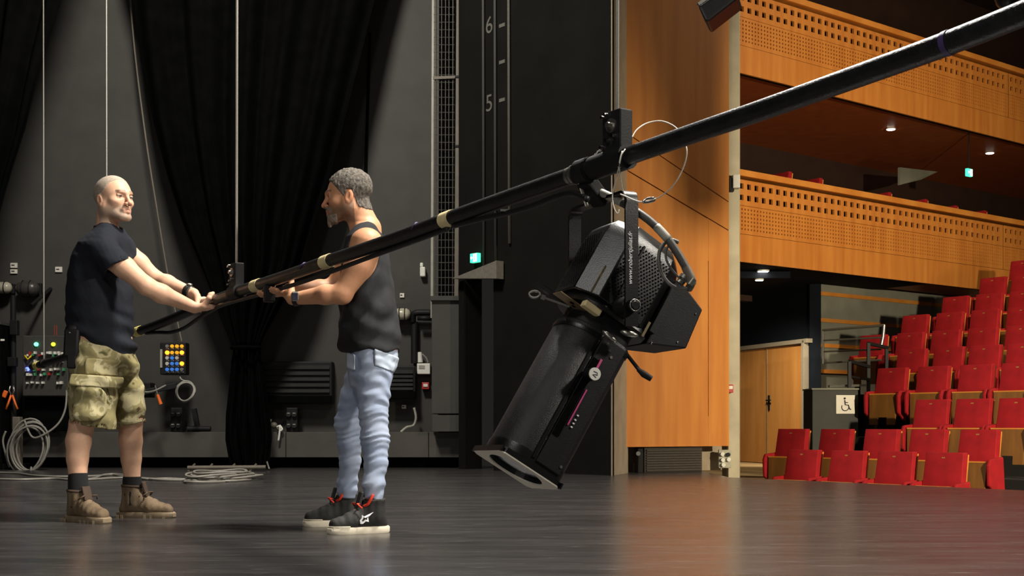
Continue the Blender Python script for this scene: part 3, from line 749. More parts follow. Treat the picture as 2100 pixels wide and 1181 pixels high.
kn = obj('focus_knob', kb, M_black, tube, smooth=40, bevel=0.002)
kf = MB(); kf.cyl(kc+E1*0.042, kc+E1*0.046, 0.0185, seg=24); obj('knob_face', kf, M_white, kn, smooth=40)
kl = MB(); kl.tube([kc+E1*0.0465+E2*a+Ax*b for a, b in ((-0.008,-0.004),(0.004,-0.006),(0.008,0.0),(0.0,0.002),(-0.006,0.006),(0.008,0.008))], 0.0012, 5); obj('knob_mark', kl, M_ink, kn)
scr = MB()
for y_, s_ in ((0.02,0.112),(0.035,0.125),(0.05,0.14),(0.075,0.50)): scr.cyl(L3(0.108,y_,s_), L3(0.116,y_,s_), 0.0045, seg=10)
obj('screw', scr, M_steel, tube, smooth=40)
# gel frame with round aperture and lens behind it
hs = 0.1095
def ring_plate(z0, z1, ro, material, name, n=40, out=None):
    mb = MB(); V = []; Fs = []
    for s_ in (z0, z1):
        for i in range(n):
            a = 2*math.pi*(i+0.5)/n; c, s2 = math.cos(a), math.sin(a); mx = max(abs(c), abs(s2))
            V.append(L3(hs*c/mx, hs*s2/mx, s_)); V.append(L3(ro*c, ro*s2, s_))
    m2 = n*2
    for i in range(n):
        j = (i+1) % n
        Fs += [(2*i, 2*j, 2*j+1, 2*i+1), (m2+2*i, m2+2*i+1, m2+2*j+1, m2+2*j), (2*i, m2+2*i, m2+2*j, 2*j), (2*i+1, 2*j+1, m2+2*j+1, m2+2*i+1)]
    return obj(name, mb.add(V, Fs), material, spot)
gf = ring_plate(0.552, 0.556, 0.088, mat('bare_aluminium', (226,220,204), 0.45, 0.25, var=0.06, scale=20), 'gel_frame')
ring_plate(0.536, 0.552, 0.094, M_black, 'frame_holder')
for y_ in (-1, 1): obj('frame_lip', MB().box(L3(0, y_*(hs-0.002), 0.546), (2*hs, 0.005, 0.018), RL), M_black, gf)
lm = MB(); V = []; nseg = 28
for j in range(7):
    r = 0.088*j/6; zz = 0.535+0.012*(1-(j/6)**2)
    for i in range(nseg):
        a = 2*math.pi*i/nseg; V.append(L3(r*math.cos(a), r*math.sin(a), zz))
Fs = [(j*nseg+i, j*nseg+(i+1)%nseg, (j+1)*nseg+(i+1)%nseg, (j+1)*nseg+i) for j in range(6) for i in range(nseg)]
obj('lens', lm.add(V, Fs), M_lensg, spot, smooth=True)
# gate with shutters
obj('gate', loft([(sc(pb,0.9),0.0),(sc(pb,0.9),0.09)]), M_blackm, spot, smooth=35)
obj('gate_ring', loft([(sc(rr_profile(0.118,0.128,0.10,0.05),1.0),0.012),(sc(rr_profile(0.118,0.128,0.10,0.05),1.04),0.026),(sc(rr_profile(0.118,0.128,0.10,0.05),1.0),0.036)]), M_black, spot, smooth=35)
M_shut = mat('heat_tinted_steel', (150,128,96), 0.4, 0.6, var=0.15, scale=30)
sh = MB().box(L3(0.055, -0.125, 0.052), (0.055, 0.10, 0.002), RL); so = obj('shutter_blade', sh, M_shut, spot)
hl = MB().cyl(L3(0.06,-0.12,0.0505), L3(0.06,-0.12,0.0535), 0.008, seg=12); hl.cyl(L3(0.045,-0.105,0.0505), L3(0.045,-0.105,0.0535), 0.007, seg=12); obj('blade_hole', hl, M_void, so)
obj('gobo_holder', MB().box(L3(0.095, -0.072, 0.045), (0.03, 0.06, 0.02), RL), M_cream, spot, bevel=0.003)
obj('shutter_blade', MB().box(L3(0.0, -0.17, 0.046), (0.05, 0.12, 0.0015), RL), M_blackm, spot)
lv = MB(); a = P(1168,629,3.80); b = P(1118,611,3.80); c = P(1096,605,3.80)
lv.bar(a, b, 0.004, 0.006); lv.bar(b, P(1110,608,3.80), 0.008, 0.014); lv.tube([c+Vector((0.016*math.cos(t), 0.006*math.sin(t), 0.011*math.sin(t)+0.002)) for t in [i*0.5236 for i in range(12)]], 0.004, 6, closed=True)
obj('shutter_lever', lv, M_steel, spot, smooth=40)
lv = MB(); lv.bar(L3(0.05,0.10,0.075), P(1310,758,3.72), 0.008, 0.008); lv.tube([P(1308,757,3.72), P(1320,767,3.72), P(1336,777,3.72)], [0.006,0.0105,0.009], 10)
obj('shutter_lever', lv, M_blackm, spot, smooth=40)
for (px, py, a) in ((1250,690,0.7),(1290,684,0.25)):
    q = P(px, py, 3.70); lv = MB(); lv.ball(q, (0.028,0.012,0.009), 12, 7, Matrix.Rotation(a,3,'Y')); obj('shutter_lever', lv, M_steel, spot, smooth=True)
# lamp house
def octo(hx, hy, ch):
    return [(hx,hy-ch),(hx-ch,hy),(-(hx-ch),hy),(-hx,hy-ch),(-hx,-(hy-ch)),(-(hx-ch),-hy),(hx-ch,-hy),(hx,-(hy-ch))]
op = octo(0.128, 0.142, 0.062)
lh = obj('lamp_house', loft([(op,0.012),(op,-0.185),(sc(op,0.95),-0.222),(sc(op,0.82),-0.250),(sc(op,0.58),-0.266)]), M_black, spot, smooth=25, bevel=0.004)
def facet(i): return Vector((*op[i],0)), Vector((*op[(i+1)%8],0))
vm = MB()
for i, nc in ((5,7),):
    p0, p1 = facet(i); n2 = Vector((p1.y-p0.y, -(p1.x-p0.x), 0)).normalized()
    if n2.dot(p0+p1) < 0: n2 = -n2
    for r_ in range(22):
        for c_ in range(nc):
            t = (c_+0.6+(0.5 if r_ % 2 else 0))/(nc+0.6); q = p0.lerp(p1, 0.08+0.84*min(t,1)); s_ = -0.01-r_*0.0085
            w0 = L3(q.x+n2.x*0.0008, q.y+n2.y*0.0008, s_); w1 = L3(q.x+n2.x*0.0016, q.y+n2.y*0.0016, s_)
            vm.cyl(w0, w1, 0.0026, seg=6)
gm = obj('vent_grille', vm, M_void, lh); gm['kind'] = 'stuff'
vm = MB()
p0, p1 = facet(7); 
for r_ in range(20):
    for c_ in range(13):
        y_ = -0.07+c_*0.0115+(0.0057 if r_ % 2 else 0)
        if y_ > 0.078: continue
        vm.cyl(L3(0.1288,y_,-0.02-r_*0.009), L3(0.1296,y_,-0.02-r_*0.009), 0.0026, seg=6)
gm = obj('vent_grille', vm, M_void, lh); gm['kind'] = 'stuff'
M_alu = mat('polished_edge', (206,190,150), 0.25, 0.8, var=0.05)
for (x_, y_, s0_, s1_, wdt) in ((0.108,-0.098,0.008,-0.085,0.012),(0.118,0.104,0.03,-0.02,0.008)):
    obj('corner_trim', MB().bar(L3(x_,y_,s0_), L3(x_,y_,s1_), wdt, 0.004, E1), M_alu, lh)
obj('heat_fin', MB().bar(L3(0.10,0.128,0.0), L3(0.10,0.128,-0.17), 0.02, 0.03, E1), M_blackm, lh)
obj('heat_fin', MB().bar(L3(0.129,-0.03,-0.03), L3(0.129,-0.03,-0.20), 0.006, 0.006, E1), M_black, lh)
obj('cap_screws', MB().ball(L3(0.055,-0.125,-0.218), 0.006, 8, 6).ball(L3(0.075,-0.110,-0.220), 0.006, 8, 6), M_steel, lh, smooth=True)
gb = MB().prism([L3(-0.095,0.135,0.035), L3(-0.095,0.262,-0.03), L3(-0.095,0.25,-0.165), L3(-0.095,0.135,-0.20)], E1*0.19)
bb = obj('ballast_box', gb, M_blackm, spot, bevel=0.005)
obj('screw', MB().ball(L3(0.096,0.235,-0.14),0.0035,8,6).ball(L3(0.096,0.15,0.022),0.0035,8,6).ball(L3(0.096,0.225,-0.03),0.0035,8,6), M_chrome, bb, smooth=True)
# yoke
zt_y = 1.158
fa = Cp+E1*0.185; fb = Cp-E1*0.185; eh = Vector((E1.x,E1.y,0)).normalized(); ep = Vector((-eh.y, eh.x, 0))
yk = MB(); W2 = 0.021
def yoke_band(pts):
    V = []; Fs = []; n = len(pts)
    for i, (p, nn) in enumerate(pts):
        for a in (-1, 1):
            for b in (-1, 1): V.append(p+ep*W2*a+nn*0.004*b)
    for i in range(n-1):
        o = i*4; q = o+4
        for a, b in ((0,1),(1,3),(3,2),(2,0)): Fs.append((o+a, o+b, q+b, q+a))
    Fs += [(0,1,3,2), ((n-1)*4, (n-1)*4+1, (n-1)*4+3, (n-1)*4+2)]
    return MB().add(V, Fs)
zc = zt_y; rc = 0.03; pts = [(Vector((fa.x,fa.y,Cp.z-0.055)), eh), (Vector((fa.x,fa.y,zc-rc)), eh)]
for i in range(1, 7):
    a = math.pi/2*i/6; pts.append((Vector((fa.x,fa.y,zc-rc))-eh*rc*(1-math.cos(a))+UP*rc*math.sin(a), eh*math.cos(a)+UP*math.sin(a)))
for i in range(0, 7):
    a = math.pi/2*i/6; pts.append((Vector((fb.x,fb.y,zc-rc))+eh*rc*(1-math.sin(a))+UP*rc*math.cos(a), UP*math.cos(a)-eh*math.sin(a)))
pts.append((Vector((fb.x,fb.y,Cp.z-0.055)), -eh))
yo = obj('yoke', yoke_band(pts), M_black, spot, smooth=30)
tm = MB(); tc = Vector((fa.x,fa.y,0))+eh*0.0046+UP*(H+(HZ-530)/F*3.68)
put_text(tm, 'www.robertjuliat.fr', 0.0195, tc-ep*0.006, UP, -ep if (-ep).x < 0 else ep, eh, shear=0.25)
obj('lettering', tm, M_text, yo)
obj('pivot_knob', MB().cyl(fa, fa+eh*0.022, 0.019, seg=20).cyl(fa+eh*0.022, fa+eh*0.027, 0.013, seg=20), M_black, spot, smooth=40, bevel=0.002)
obj('pivot_ring', MB().tube([fa+eh*0.023+(ep*math.cos(t)+UP*math.sin(t))*0.0165 for t in [i*0.3142 for i in range(20)]], 0.0016, 6, closed=True), M_steel, spot, smooth=True)
obj('pivot_boss', MB().cyl(fa-eh*0.06, fa, 0.03, seg=20), M_blackm, spot, smooth=40); obj('pivot_boss', MB().cyl(fb+eh*0.06, fb-eh*0.015, 0.03, seg=20), M_blackm, spot, smooth=40)
# hook clamp
hc = bpt(1200); ht = bdir(1200); ytop = (fa+fb)/2; ytop = Vector((ytop.x, ytop.y, zt_y))
cl = MB(); cl.cyl(hc-ht*0.024, hc+ht*0.024, BR+0.012, seg=18)
hk = obj('hook_clamp', cl, M_blackm, spot, smooth=40)
mid = Vector((hc.x, hc.y, hc.z-BR-0.01))
obj('clamp_block', MB().bar(mid+UP*0.01, ytop-UP*0.004, 0.05, 0.045), M_blackm, hk, bevel=0.006)
obj('clamp_bolt', MB().cyl(P(1176,352,3.83), P(1197,349,3.80), 0.0085, seg=12), M_steel, hk, smooth=40)
obj('clamp_lever', MB().bar(P(1183,358,3.80), P(1204,424,3.80), 0.012, 0.012), M_steel, hk, bevel=0.003)
obj('clamp_collar', MB().cyl(hc-ht*0.055, hc-ht*0.045, BR+0.004, seg=18), M_steel, hk, smooth=40)
sv = bpt(1250); st_ = bdir(1250)
obj('sleeve', MB().cyl(sv-st_*0.075, sv+st_*0.08, BR+0.009, seg=20), M_blackm, hk, smooth=40)
tb = MB()
for i, (px, py) in enumerate([(1188,340),(1204,328),(1219,317),(1225,311),(1236,300)]): 
    q = P(px, py, bd(px)-0.02); tb.cyl(q, q+Vector((0.009,-0.004,0.006)), 0.0055, seg=8)
obj('clamp_bolt', tb, M_chrome, hk, smooth=40)
# lead
ld_ = arc_pts([P(1214,388,3.86),P(1240,398,3.80),P(1272,414,3.76),(P(1300,430,3.72)),P(1335,455,3.70),P(1366,486,3.68),(P(1390,520,3.67)),P(1408,552,3.67),P(1418,578,3.67),P(1412,592,3.69)], 6)
cb = obj('power_lead', MB().tube(ld_, 0.0118, 12), mat('sleeved_cable', (74,72,68), 0.5, var=0.2, scale=80), spot, smooth=True)
obj('white_sleeve', MB().tube(ld_[0:14], 0.0125, 12), M_conduit, cb, smooth=True)
obj('tape_wrap', MB().tube(ld_[26:32], 0.0130, 12), M_conduit, cb, smooth=True)
obj('plug_sleeve', MB().tube(ld_[41:50], [0.013,0.013,0.0135,0.0135,0.014,0.014,0.014,0.014,0.014], 12), M_conduit2, cb, smooth=40)
lp = arc_pts([P(1392,497,3.70),P(1372,492,3.70),P(1355,510,3.69),P(1351,535,3.69),P(1358,562,3.69),P(1374,583,3.68),P(1396,593,3.68),P(1414,588,3.68),P(1421,574,3.68)], 6)
obj('lead_loop', MB().tube(lp, 0.0058, 8), mat('grey_thin_cable', (96,94,90), 0.4), cb, smooth=True)
lp = arc_pts([P(1384,500,3.68),P(1368,508,3.68),P(1366,530,3.68),P(1378,553,3.68),P(1397,572,3.68),P(1417,580,3.68)], 6)
obj('lead_loop', MB().tube(lp, 0.0035, 8), MATS['grey_thin_cable'], cb, smooth=True)
obj('connector', MB().cyl(P(1393,581,3.69), P(1411,560,3.69), 0.013, seg=14).cyl(P(1402,572,3.675), P(1406,566,3.675), 0.016, seg=14), M_steel, cb, smooth=40)
obj('connector', MB().cyl(P(1414,584,3.66), P(1423,572,3.66), 0.009, seg=14), M_steel, cb, smooth=40)
# safety cable
sc_ = thing('safety_cable', 'thin looped steel safety cable between the pipe and the spotlight yoke', 'cable', tuple(P(1330,410,3.66)))
w_ = MB(); w_.tube(arc_pts([P(1296,282,3.66),P(1306,266,3.68),P(1326,253,3.70),P(1352,248,3.70),P(1374,254,3.68),P(1392,268,3.66),P(1406,295,3.58),P(1408,320,3.56),P(1398,352,3.58),P(1380,381,3.60),P(1356,402,3.62),P(1338,410,3.63)], 6), 0.0018, 6)
w_.tube(arc_pts([P(1338,410,3.63),P(1316,414,3.64),P(1300,410,3.66),P(1282,402,3.67),P(1272,398,3.67)], 5), 0.0022, 6)
w_.tube(arc_pts([P(1282,306,3.57),P(1275,318,3.56),P(1270,340,3.56),P(1262,372,3.62),P(1256,400,3.66),P(1259,425,3.66),P(1266,438,3.66),P(1270,430,3.66)], 5), 0.0018, 6)
w_.tube(arc_pts([P(1276,310,3.57),P(1270,338,3.56),P(1275,380,3.62),P(1280,398,3.66)], 5), 0.0018, 6)
obj('steel_rope', w_, M_wire, sc_, smooth=True)
obj('ferrule', MB().cyl(P(1271,335,3.56), P(1270,343,3.56), 0.005, seg=10), M_chrome, sc_, smooth=40)
obj('carabiner', MB().tube(arc_pts([P(1318,414,3.63),P(1326,408,3.63),P(1340,406,3.63),P(1341,411,3.63),P(1328,415,3.63),P(1318,414,3.63)], 4), 0.0035, 8), M_chrome, sc_, smooth=True)

# ---- stage wall fittings
def wbox2(mb, x0, y0, x1, y1, d, th):
    a = P(x0, y0, d); b = P(x1, y1, d); c = (a+b)/2
    return mb.box((c.x, d+th/2, c.z), (abs(b.x-a.x), th, abs(b.z-a.z)))
DW = 14.2
def label_plate(x0, y0, x1, y1, lb, d=14.28):
    o = obj('wall_label', wbox2(MB(), x0, y0, x1, y1, d, 0.018), M_sign, None, bevel=0.002); tag(o, lb, 'label')
    a = P((x0+x1)/2, (y0+y1)/2, d); t = obj('print', MB().box((a.x-0.008, d-0.002, a.z+0.002), (abs(x1-x0)/F*d*0.45, 0.002, 0.012)), M_ink, o, rel=True)
label_plate(21, 539, 35, 549, 'upper of two small white wall labels at the left edge')
label_plate(21, 552, 35, 561, 'lower of two small white wall labels at the left edge')
label_plate(113, 547, 127, 558, 'small white wall label left of the man in the dark T-shirt')
label_plate(820, 601, 829, 610, 'small white wall label right of the man in the tank top')
label_plate(824, 830, 833, 838, 'small white wall label low down beside the pale cable')
def bulkhead(x0, x1, y0, y1, m1, lb):
    a = P(x0, (y0+y1)/2, DW-0.05); b = P(x1, (y0+y1)/2, DW-0.05); r = abs(y1-y0)/F*DW/2
    t = thing('bulkhead_lamp', lb, 'lamp', (a.x, 14.29, a.z))
    obj('lamp_dome', MB().tube([a, a+X_*r*0.25, a+X_*r*0.7, b-X_*r*0.7, b-X_*r*0.25, b], [r*0.35,r*0.75,r,r,r*0.75,r*0.35], 14), m1, t, smooth=True)
    obj('back_plate', MB().box(((a.x+b.x)/2, 14.27, a.z), (abs(b.x-a.x)*0.9, 0.05, r*1.7)), M_blackm, t, bevel=0.006)
    g = MB()
    for f in (0.33, 0.66): 
        c = a.lerp(b, f); g.tube([c+Vector((0, -r*1.05*math.cos(t_), r*1.05*math.sin(t_))) for t_ in [(-1.4+i*0.35) for i in range(9)]], 0.006, 5)
    obj('wire_guard', g, M_blackm, t, smooth=True)
M_dome = mat('pale_dome', (176,170,150), 0.3, var=0.05)
bulkhead(-14, 24, 578, 602, M_dome, 'pale oblong bulkhead lamp at the left edge')
bulkhead(33, 80, 576, 608, mat('dark_dome', (60,56,52), 0.35, var=0.1), 'dark oblong bulkhead lamp next to the pale one')
bulkhead(808, 842, 632, 656, M_dome, 'pale bulkhead lamp behind the man in the tank top')
o = obj('black_rod', MB().tube([P(64,626,13.95), P(104,592,14.29)], [0.018,0.022], 8), M_blackm, None, smooth=40); tag(o, 'short black rod leaning out on the wall under the dark lamp', 'rod')
# post with clamps at far left
t = thing('black_stand', 'thin black stand between the left wall lamps and the cabinet', 'stand', tuple(P(30, 958, 13.6)))
obj('stand_pole', MB().tube([Vector((P(28,900,13.6).x,13.6,0.0)), P(27,606,13.6)], 0.03, 10), M_blackm, t, smooth=40)
obj('stand_clamp', MB().box(P(30,672,13.55), (0.08,0.08,0.16)), M_blackm, t, bevel=0.008); obj('stand_clamp', MB().box(P(26,742,13.55), (0.09,0.08,0.10)), M_blackm, t, bevel=0.008)
obj('stand_base', MB().box((P(28,900,13.6).x,13.6,0.03), (0.24,0.3,0.06)), M_blackm, t, bevel=0.01)
t = thing('equipment_rack', 'black equipment rack cut by the left edge', 'rack', tuple(P(-20, 958, 13.5)))
obj('rack_body', MB().box((P(-50,800,13.5).x, 13.6, 0.77), (0.62,0.4,1.54)), M_void, t, bevel=0.01); obj('rack_top', MB().box((P(-50,800,13.5).x, 13.6, 1.55), (0.63,0.42,0.03)), M_greyd, t)
obj('rack_label', wbox2(MB(), 1, 695, 9, 699, 13.39, 0.006), M_white, t)
# patch panel
PD = 13.62
t = thing('patch_panel', 'grey stage patch panel with rows of coloured plugs and indicator lights', 'panel', tuple(P(92, 812, PD)))
obj('panel_case', wbox2(MB(), 46, 688, 140, 812, PD, 0.3), mat('panel_grey', (58,56,52), 0.6), t, bevel=0.01)
rnd = random.Random(4); cols = [M_white, M_white, M_sign, M_redp, M_white, mat('green_plug', (70,150,100), 0.5), M_conduit, mat('pink_plug', (210,80,110), 0.5)]
for r_, (y_, n_) in enumerate(((724,10),(728,6),(741,9),(757,10),(768,9),(785,8))):
    for i in range(n_):
        x_ = 56+i*(82/n_)+rnd.uniform(-2,2); wd_ = rnd.uniform(3,5.5); hh = rnd.uniform(3,6)
        if rnd.random() < 0.2: continue
        p = P(x_, y_+rnd.uniform(-1.5,1.5), PD-0.02); obj('plug', MB().box(p, (wd_/F*PD, 0.05, hh/F*PD)), rnd.choice(cols), t)
for x_, y_, nm, ccol, e in ((75,706,'led_green',(90,255,190),3.5),(110,706,'led_yellow',(200,220,50),1.6),(57,757,'led_blue',(70,90,255),5.0)):
    p = P(x_, y_, PD); obj('indicator', MB().cyl(p, p-Y_*0.02, 0.021, seg=14), mat(nm, ccol, emit=ccol, estr=e), t, smooth=40)
yv = MB(); yv.tube([P(51,729,PD-0.03), P(57,737,PD-0.05), P(65,729,PD-0.03)], 0.01, 6); obj('yellow_clip', yv, mat('yellow_plastic', (230,200,40), 0.5), t, smooth=True)
o = obj('black_box', wbox2(MB(), 50, 815, 138, 884, 13.75, 0.18), M_void, None, bevel=0.01); tag(o, 'black equipment box under the patch panel on the plinth', 'box')
t = thing('red_markers', 'two red marker sticks standing on the patch panel', 'stick', tuple(P(114, 688, PD+0.1)))
for x_ in (111.5, 116): obj('stick', MB().cyl(P(x_,688,PD+0.1), P(x_,667,PD+0.1), 0.008, seg=8), mat('dull_red', (120,54,40), 0.6), t, smooth=40)
# pliers on the stand
def pliers(c, s, lb, ang=0.0):
    t = thing('pliers', lb, 'tool', tuple(c)); 
    for sx in (-1, 1):
        obj('handle', MB().tube([c+Vector((sx*0.006,0,0.02))*s, c+Vector((sx*0.03,0,-0.05))*s, c+Vector((sx*0.05,0,-0.1))*s], 0.009*s, 8), M_orange, t, smooth=True)
        obj('jaw', MB().tube([c+Vector((sx*0.004,0,0.02))*s, c+Vector((sx*0.022,0,0.06))*s, c+Vector((sx*0.012,0,0.1))*s], 0.008*s, 8), M_steel, t, smooth=True)
pliers(P(24, 815, 13.5), 1.25, 'orange-handled pliers hanging at the left edge')
o = obj('orange_tag', MB().box(P(10,808,13.45), (0.045,0.03,0.075), Matrix.Rotation(0.4,3,'Y')), M_orange, None, bevel=0.008); tag(o, 'small orange tag hanging beside the pliers', 'tag')
# big cable coil on a hook
def coil(c, rx, rz, n, r, m, name, lb, seed, tilt=0.1, extra=None, d_j=0.05, cat='cable'):
    rn = random.Random(seed); t = thing(name, lb, cat, tuple(c))
    for i in range(n):
        ox = rn.uniform(-0.16,0.16)*rx; oz = rn.uniform(-0.12,0.12)*rz; ax = rx*rn.uniform(0.82,1.08); az = rz*rn.uniform(0.84,1.06); oy = rn.uniform(-d_j,d_j)
        pts = [c+Vector((ox+ax*math.cos(a)+tilt*az*math.sin(a), oy+0.02*math.sin(2*a), oz*0.5+(az*math.sin(a)) - (rz-az))) for a in [k*2*math.pi/28 for k in range(28)]]
        obj('turn', MB().tube(pts, r, 6, closed=True), m, t, smooth=True)
    for e in (extra or []): obj('loose_end', MB().tube(arc_pts(e, 6), r, 6), m, t, smooth=True)
    return t
coil(P(58, 915, 13.35), 0.20, 0.27, 7, 0.0115, M_cable, 'cable_coil', 'large grey cable coil hanging low at the left', 2,
     extra=[[P(50,862,13.3),P(66,896,13.3),P(92,890,13.3),P(120,868,13.35),P(134,838,13.4),P(137,800,13.45)], [P(64,958,13.3),P(60,972,13.1),P(40,980,12.0),P(10,984,11.6)], [P(12,884,13.4),P(6,905,13.4),P(14,940,13.4),P(20,958,13.4)]])
o = obj('coil_holder', MB().box((P(30,0,13.42).x,13.5,0.28), (0.08,0.1,0.56)), M_conduit2, None, bevel=0.01); tag(o, 'small dusty post the large cable coil hangs on', 'post')
# pendant controller
CD = 13.75
t = thing('control_box', 'black wall control box with a grid of lit yellow and blue buttons', 'controller', tuple(P(355, 768, CD)))
obj('box_body', wbox2(MB(), 328, 702, 381, 768, CD, 0.16), M_blackm, t, bevel=0.01)
obj('side_strip', wbox2(MB(), 328, 716, 332.5, 754, CD-0.012, 0.02), M_conduit, t, bevel=0.003)
BC = {'y': mat('button_yellow', (214,160,30), emit=(226,160,30), estr=0.55), 'o': mat('button_orange', (255,150,30), emit=(255,140,30), estr=2.6), 'b': mat('button_blue', (50,110,190), emit=(50,110,200), estr=0.45), 'w': mat('button_white', (196,190,180), 0.4), 'g': mat('button_grey', (120,118,114), 0.4)}
for y_, row in ((710,'gyyy'),(723,'oyyo'),(734,'wbw '),(745.5,'wbbo'),(757.5,'bbbg')):
    for x_, ch in zip((343.5,353.5,363.5,373.5), row):
        if ch == ' ': continue
        p = P(x_, y_, CD); hb = obj('button', MB().cyl(p, p-Y_*0.022, 0.019 if ch != 'o' else 0.022, seg=12), BC[ch], t, smooth=40)
        obj('button_label', MB().box(p+Vector((0,-0.006,-0.027)), (0.034,0.006,0.010)), M_conduit, hb)
coil(P(380, 802, 13.7), 0.095, 0.11, 5, 0.0085, M_conduit, 'cable_loop', 'small pale cable coil hanging under the lit control box', 6, d_j=0.03, extra=[[P(368,768,13.8),P(372,778,13.75),P(385,782,13.7)]])
o = obj('slanting_rope', MB().tube(arc_pts([P(262,-60,13.95),P(277,110,13.95),P(300,290,13.95),P(322,430,13.95),P(343,556,13.95),P(362,650,13.95),P(373,702,13.85)], 6), 0.010, 7), M_conduit2, None, smooth=True); tag(o, 'dusty cord slanting down the wall to the lit control box', 'cord')
t = thing('screwdriver', 'orange screwdriver hanging from a pale clip behind the shorts', 'tool', tuple(P(326, 812, 13.5)))
obj('handle', MB().tube([P(323,809,13.5), P(330,829,13.5)], [0.016,0.02], 10), M_orange, t, smooth=40); obj('blade', MB().tube([P(318,790,13.5), P(323,809,13.5)], 0.008, 8), M_steel, t, smooth=40)
t = thing('cable_bracket', 'dark wall bracket with a pale cable tail beside the screwdriver', 'bracket', tuple(P(300, 800, 13.8)))
obj('bracket_arm', MB().bar(P(288,806,13.6), P(362,790,13.7), 0.05, 0.06), M_blackm, t, bevel=0.006); obj('cable_tail', MB().tube(arc_pts([P(290,803,13.5),P(305,804,13.5),P(320,800,13.5),P(340,790,13.55)],5), 0.011, 7), M_cable, t, smooth=True); obj('bracket_plate', MB().box(P(302,800,13.75), (0.12,0.2,0.16)), M_blackm, t, bevel=0.01)
def socket_box(x0, x1, y0, lb):
    zb_ = 0.396; xc = wx((x0+x1)/2, 13.97); wd_ = (x1-x0)/F*13.97; zt_ = H+(HZ-y0)/F*13.97
    t = thing('socket_box', lb, 'socket', (xc, 14.05, zb_), 'black socket boxes on the plinth')
    obj('box_body', MB().box((xc, 14.05, (zb_+zt_)/2), (wd_, 0.16, zt_-zb_)), M_blackm, t, bevel=0.008)
    for i in (-1, 1):
        for j in (0.27, 0.73):
            c = Vector((xc+i*wd_*0.25, 13.97, zb_+(zt_-zb_)*j)); q = obj('socket', MB().cyl(c, c-Y_*0.035, 0.028, seg=12), M_rubber, t, smooth=40); obj('socket_rim', MB().box(c+Vector((0,-0.036,0.012)), (0.03,0.004,0.008)), M_conduit, q)
socket_box(350, 373, 836, 'black four-way socket box on the plinth below the lit control box')
socket_box(587, 610, 836, 'black four-way socket box on the plinth below the wide wall heater')
t = thing('dark_adaptor', 'small dark cable adaptor lying on the plinth left of the curtain tail', 'adaptor', tuple(P(420, 884, 14.05)))
obj('adaptor_body', MB().tube([Vector((wx(385,14.05),14.05,0.43)), Vector((wx(432,14.05),14.05,0.43))], [0.035,0.03], 10), M_blackm, t, smooth=40); obj('adaptor_stem', MB().bar(Vector((wx(406,14.1),14.1,0.42)), P(398,838,14.1), 0.06, 0.05), M_blackm, t)
def heater(x0, x1, y0, y1, lb):
    t = thing('wall_heater', lb, 'heater', tuple(P((x0+x1)/2, y1, 14.1)))
    obj('heater_case', wbox2(MB(), x0, y0, x1, y1, 14.10, 0.19), M_blackm, t, bevel=0.012)
    n = 5
    for i in range(n):
        ya = y0+8+(y1-y0-26)*i/n; obj('louvre', MB().prism([P(x0+5,ya,14.10), P(x0+5,ya+9,14.10), Vector((*P(x0+5,ya+8,14.10)[:1], 14.075, P(x0+5,ya+8,14.10).z))], X_*((x1-x0-10)/F*14.1)), mat('heater_grey', (34,33,31), 0.7, spec=0.2), t)
    obj('heater_base', wbox2(MB(), x0+2, y1-16, x1-2, y1-2, 14.06, 0.06), M_void, t)
heater(536, 681, 741, 827, 'wide black wall heater between the curtain and the man in jeans')
heater(768, 852, 750, 818, 'black wall heater right of the man in jeans')
t = thing('white_cord_knot', 'knotted white cord hanging over the plinth beside the curtain', 'cord', tuple(P(572, 886, 13.9)))
obj('knot', MB().ball(P(562,872,13.95), (0.04,0.03,0.035), 10, 7).ball(P(572,878,13.93), (0.03,0.025,0.03), 10, 7), M_conduit2, t, smooth=True); obj('cord_end', MB().tube(arc_pts([P(568,876,13.92),P(574,874,13.9),P(573,890,13.9),P(571,904,13.9)],4), 0.012, 7).tube(arc_pts([P(574,872,13.92),P(579,880,13.9),P(574,884,13.9)],4), 0.010, 7), M_white, t, smooth=True)
o = obj('thin_rope', MB().tube(arc_pts([P(556,860,13.85),P(548,890,13.8),P(543,925,13.75),P(547,945,13.5),P(552,961,13.2)],5), 0.009, 7), M_cable, None, smooth=True); tag(o, 'grey cord running down beside the curtain tail to the floor', 'cord')
# right of the man in jeans: sensor, intercom, alarm, pipes
b = P(867, 556, 14.25); t = thing('wall_detector', 'small white wall detector left of the tall pale conduit', 'sensor', tuple(b))
obj('detector_body', MB().box(b+Vector((0.0,0,-0.01)), (0.06,0.09,0.11)), M_white, t, bevel=0.012); obj('detector_head', MB().box(b+Vector((-0.012,-0.01,0.066)), (0.035,0.07,0.05)), M_white, t, bevel=0.01)
t = thing('wall_intercom', 'white wall intercom box with a handset cradled on top', 'intercom', tuple(P(869, 767, 14.25)))
obj('intercom_box', wbox2(MB(), 855, 745, 882, 767, 14.17, 0.12), M_white, t, bevel=0.008); obj('speaker_slots', wbox2(MB(), 859, 749, 871, 756, 14.165, 0.008), M_conduit, t)
obj('handset', MB().tube([P(861,722,14.2), P(862,743,14.2)], [0.024,0.03], 10), M_white, t, smooth=40); obj('handset_cord', MB().tube(arc_pts([P(866,726,14.2),P(874,734,14.2),P(878,744,14.2)],4), 0.010, 7), M_cable, t, smooth=True)
t = thing('red_alarm_box', 'small red alarm box with a white plate below the intercom', 'alarm', tuple(P(873, 797, 14.25)))
obj('alarm_case', wbox2(MB(), 865, 784, 880, 798, 14.2, 0.09), M_redp, t, bevel=0.006); obj('alarm_plate', wbox2(MB(), 868, 787, 877, 793, 14.19, 0.012), M_white, t)
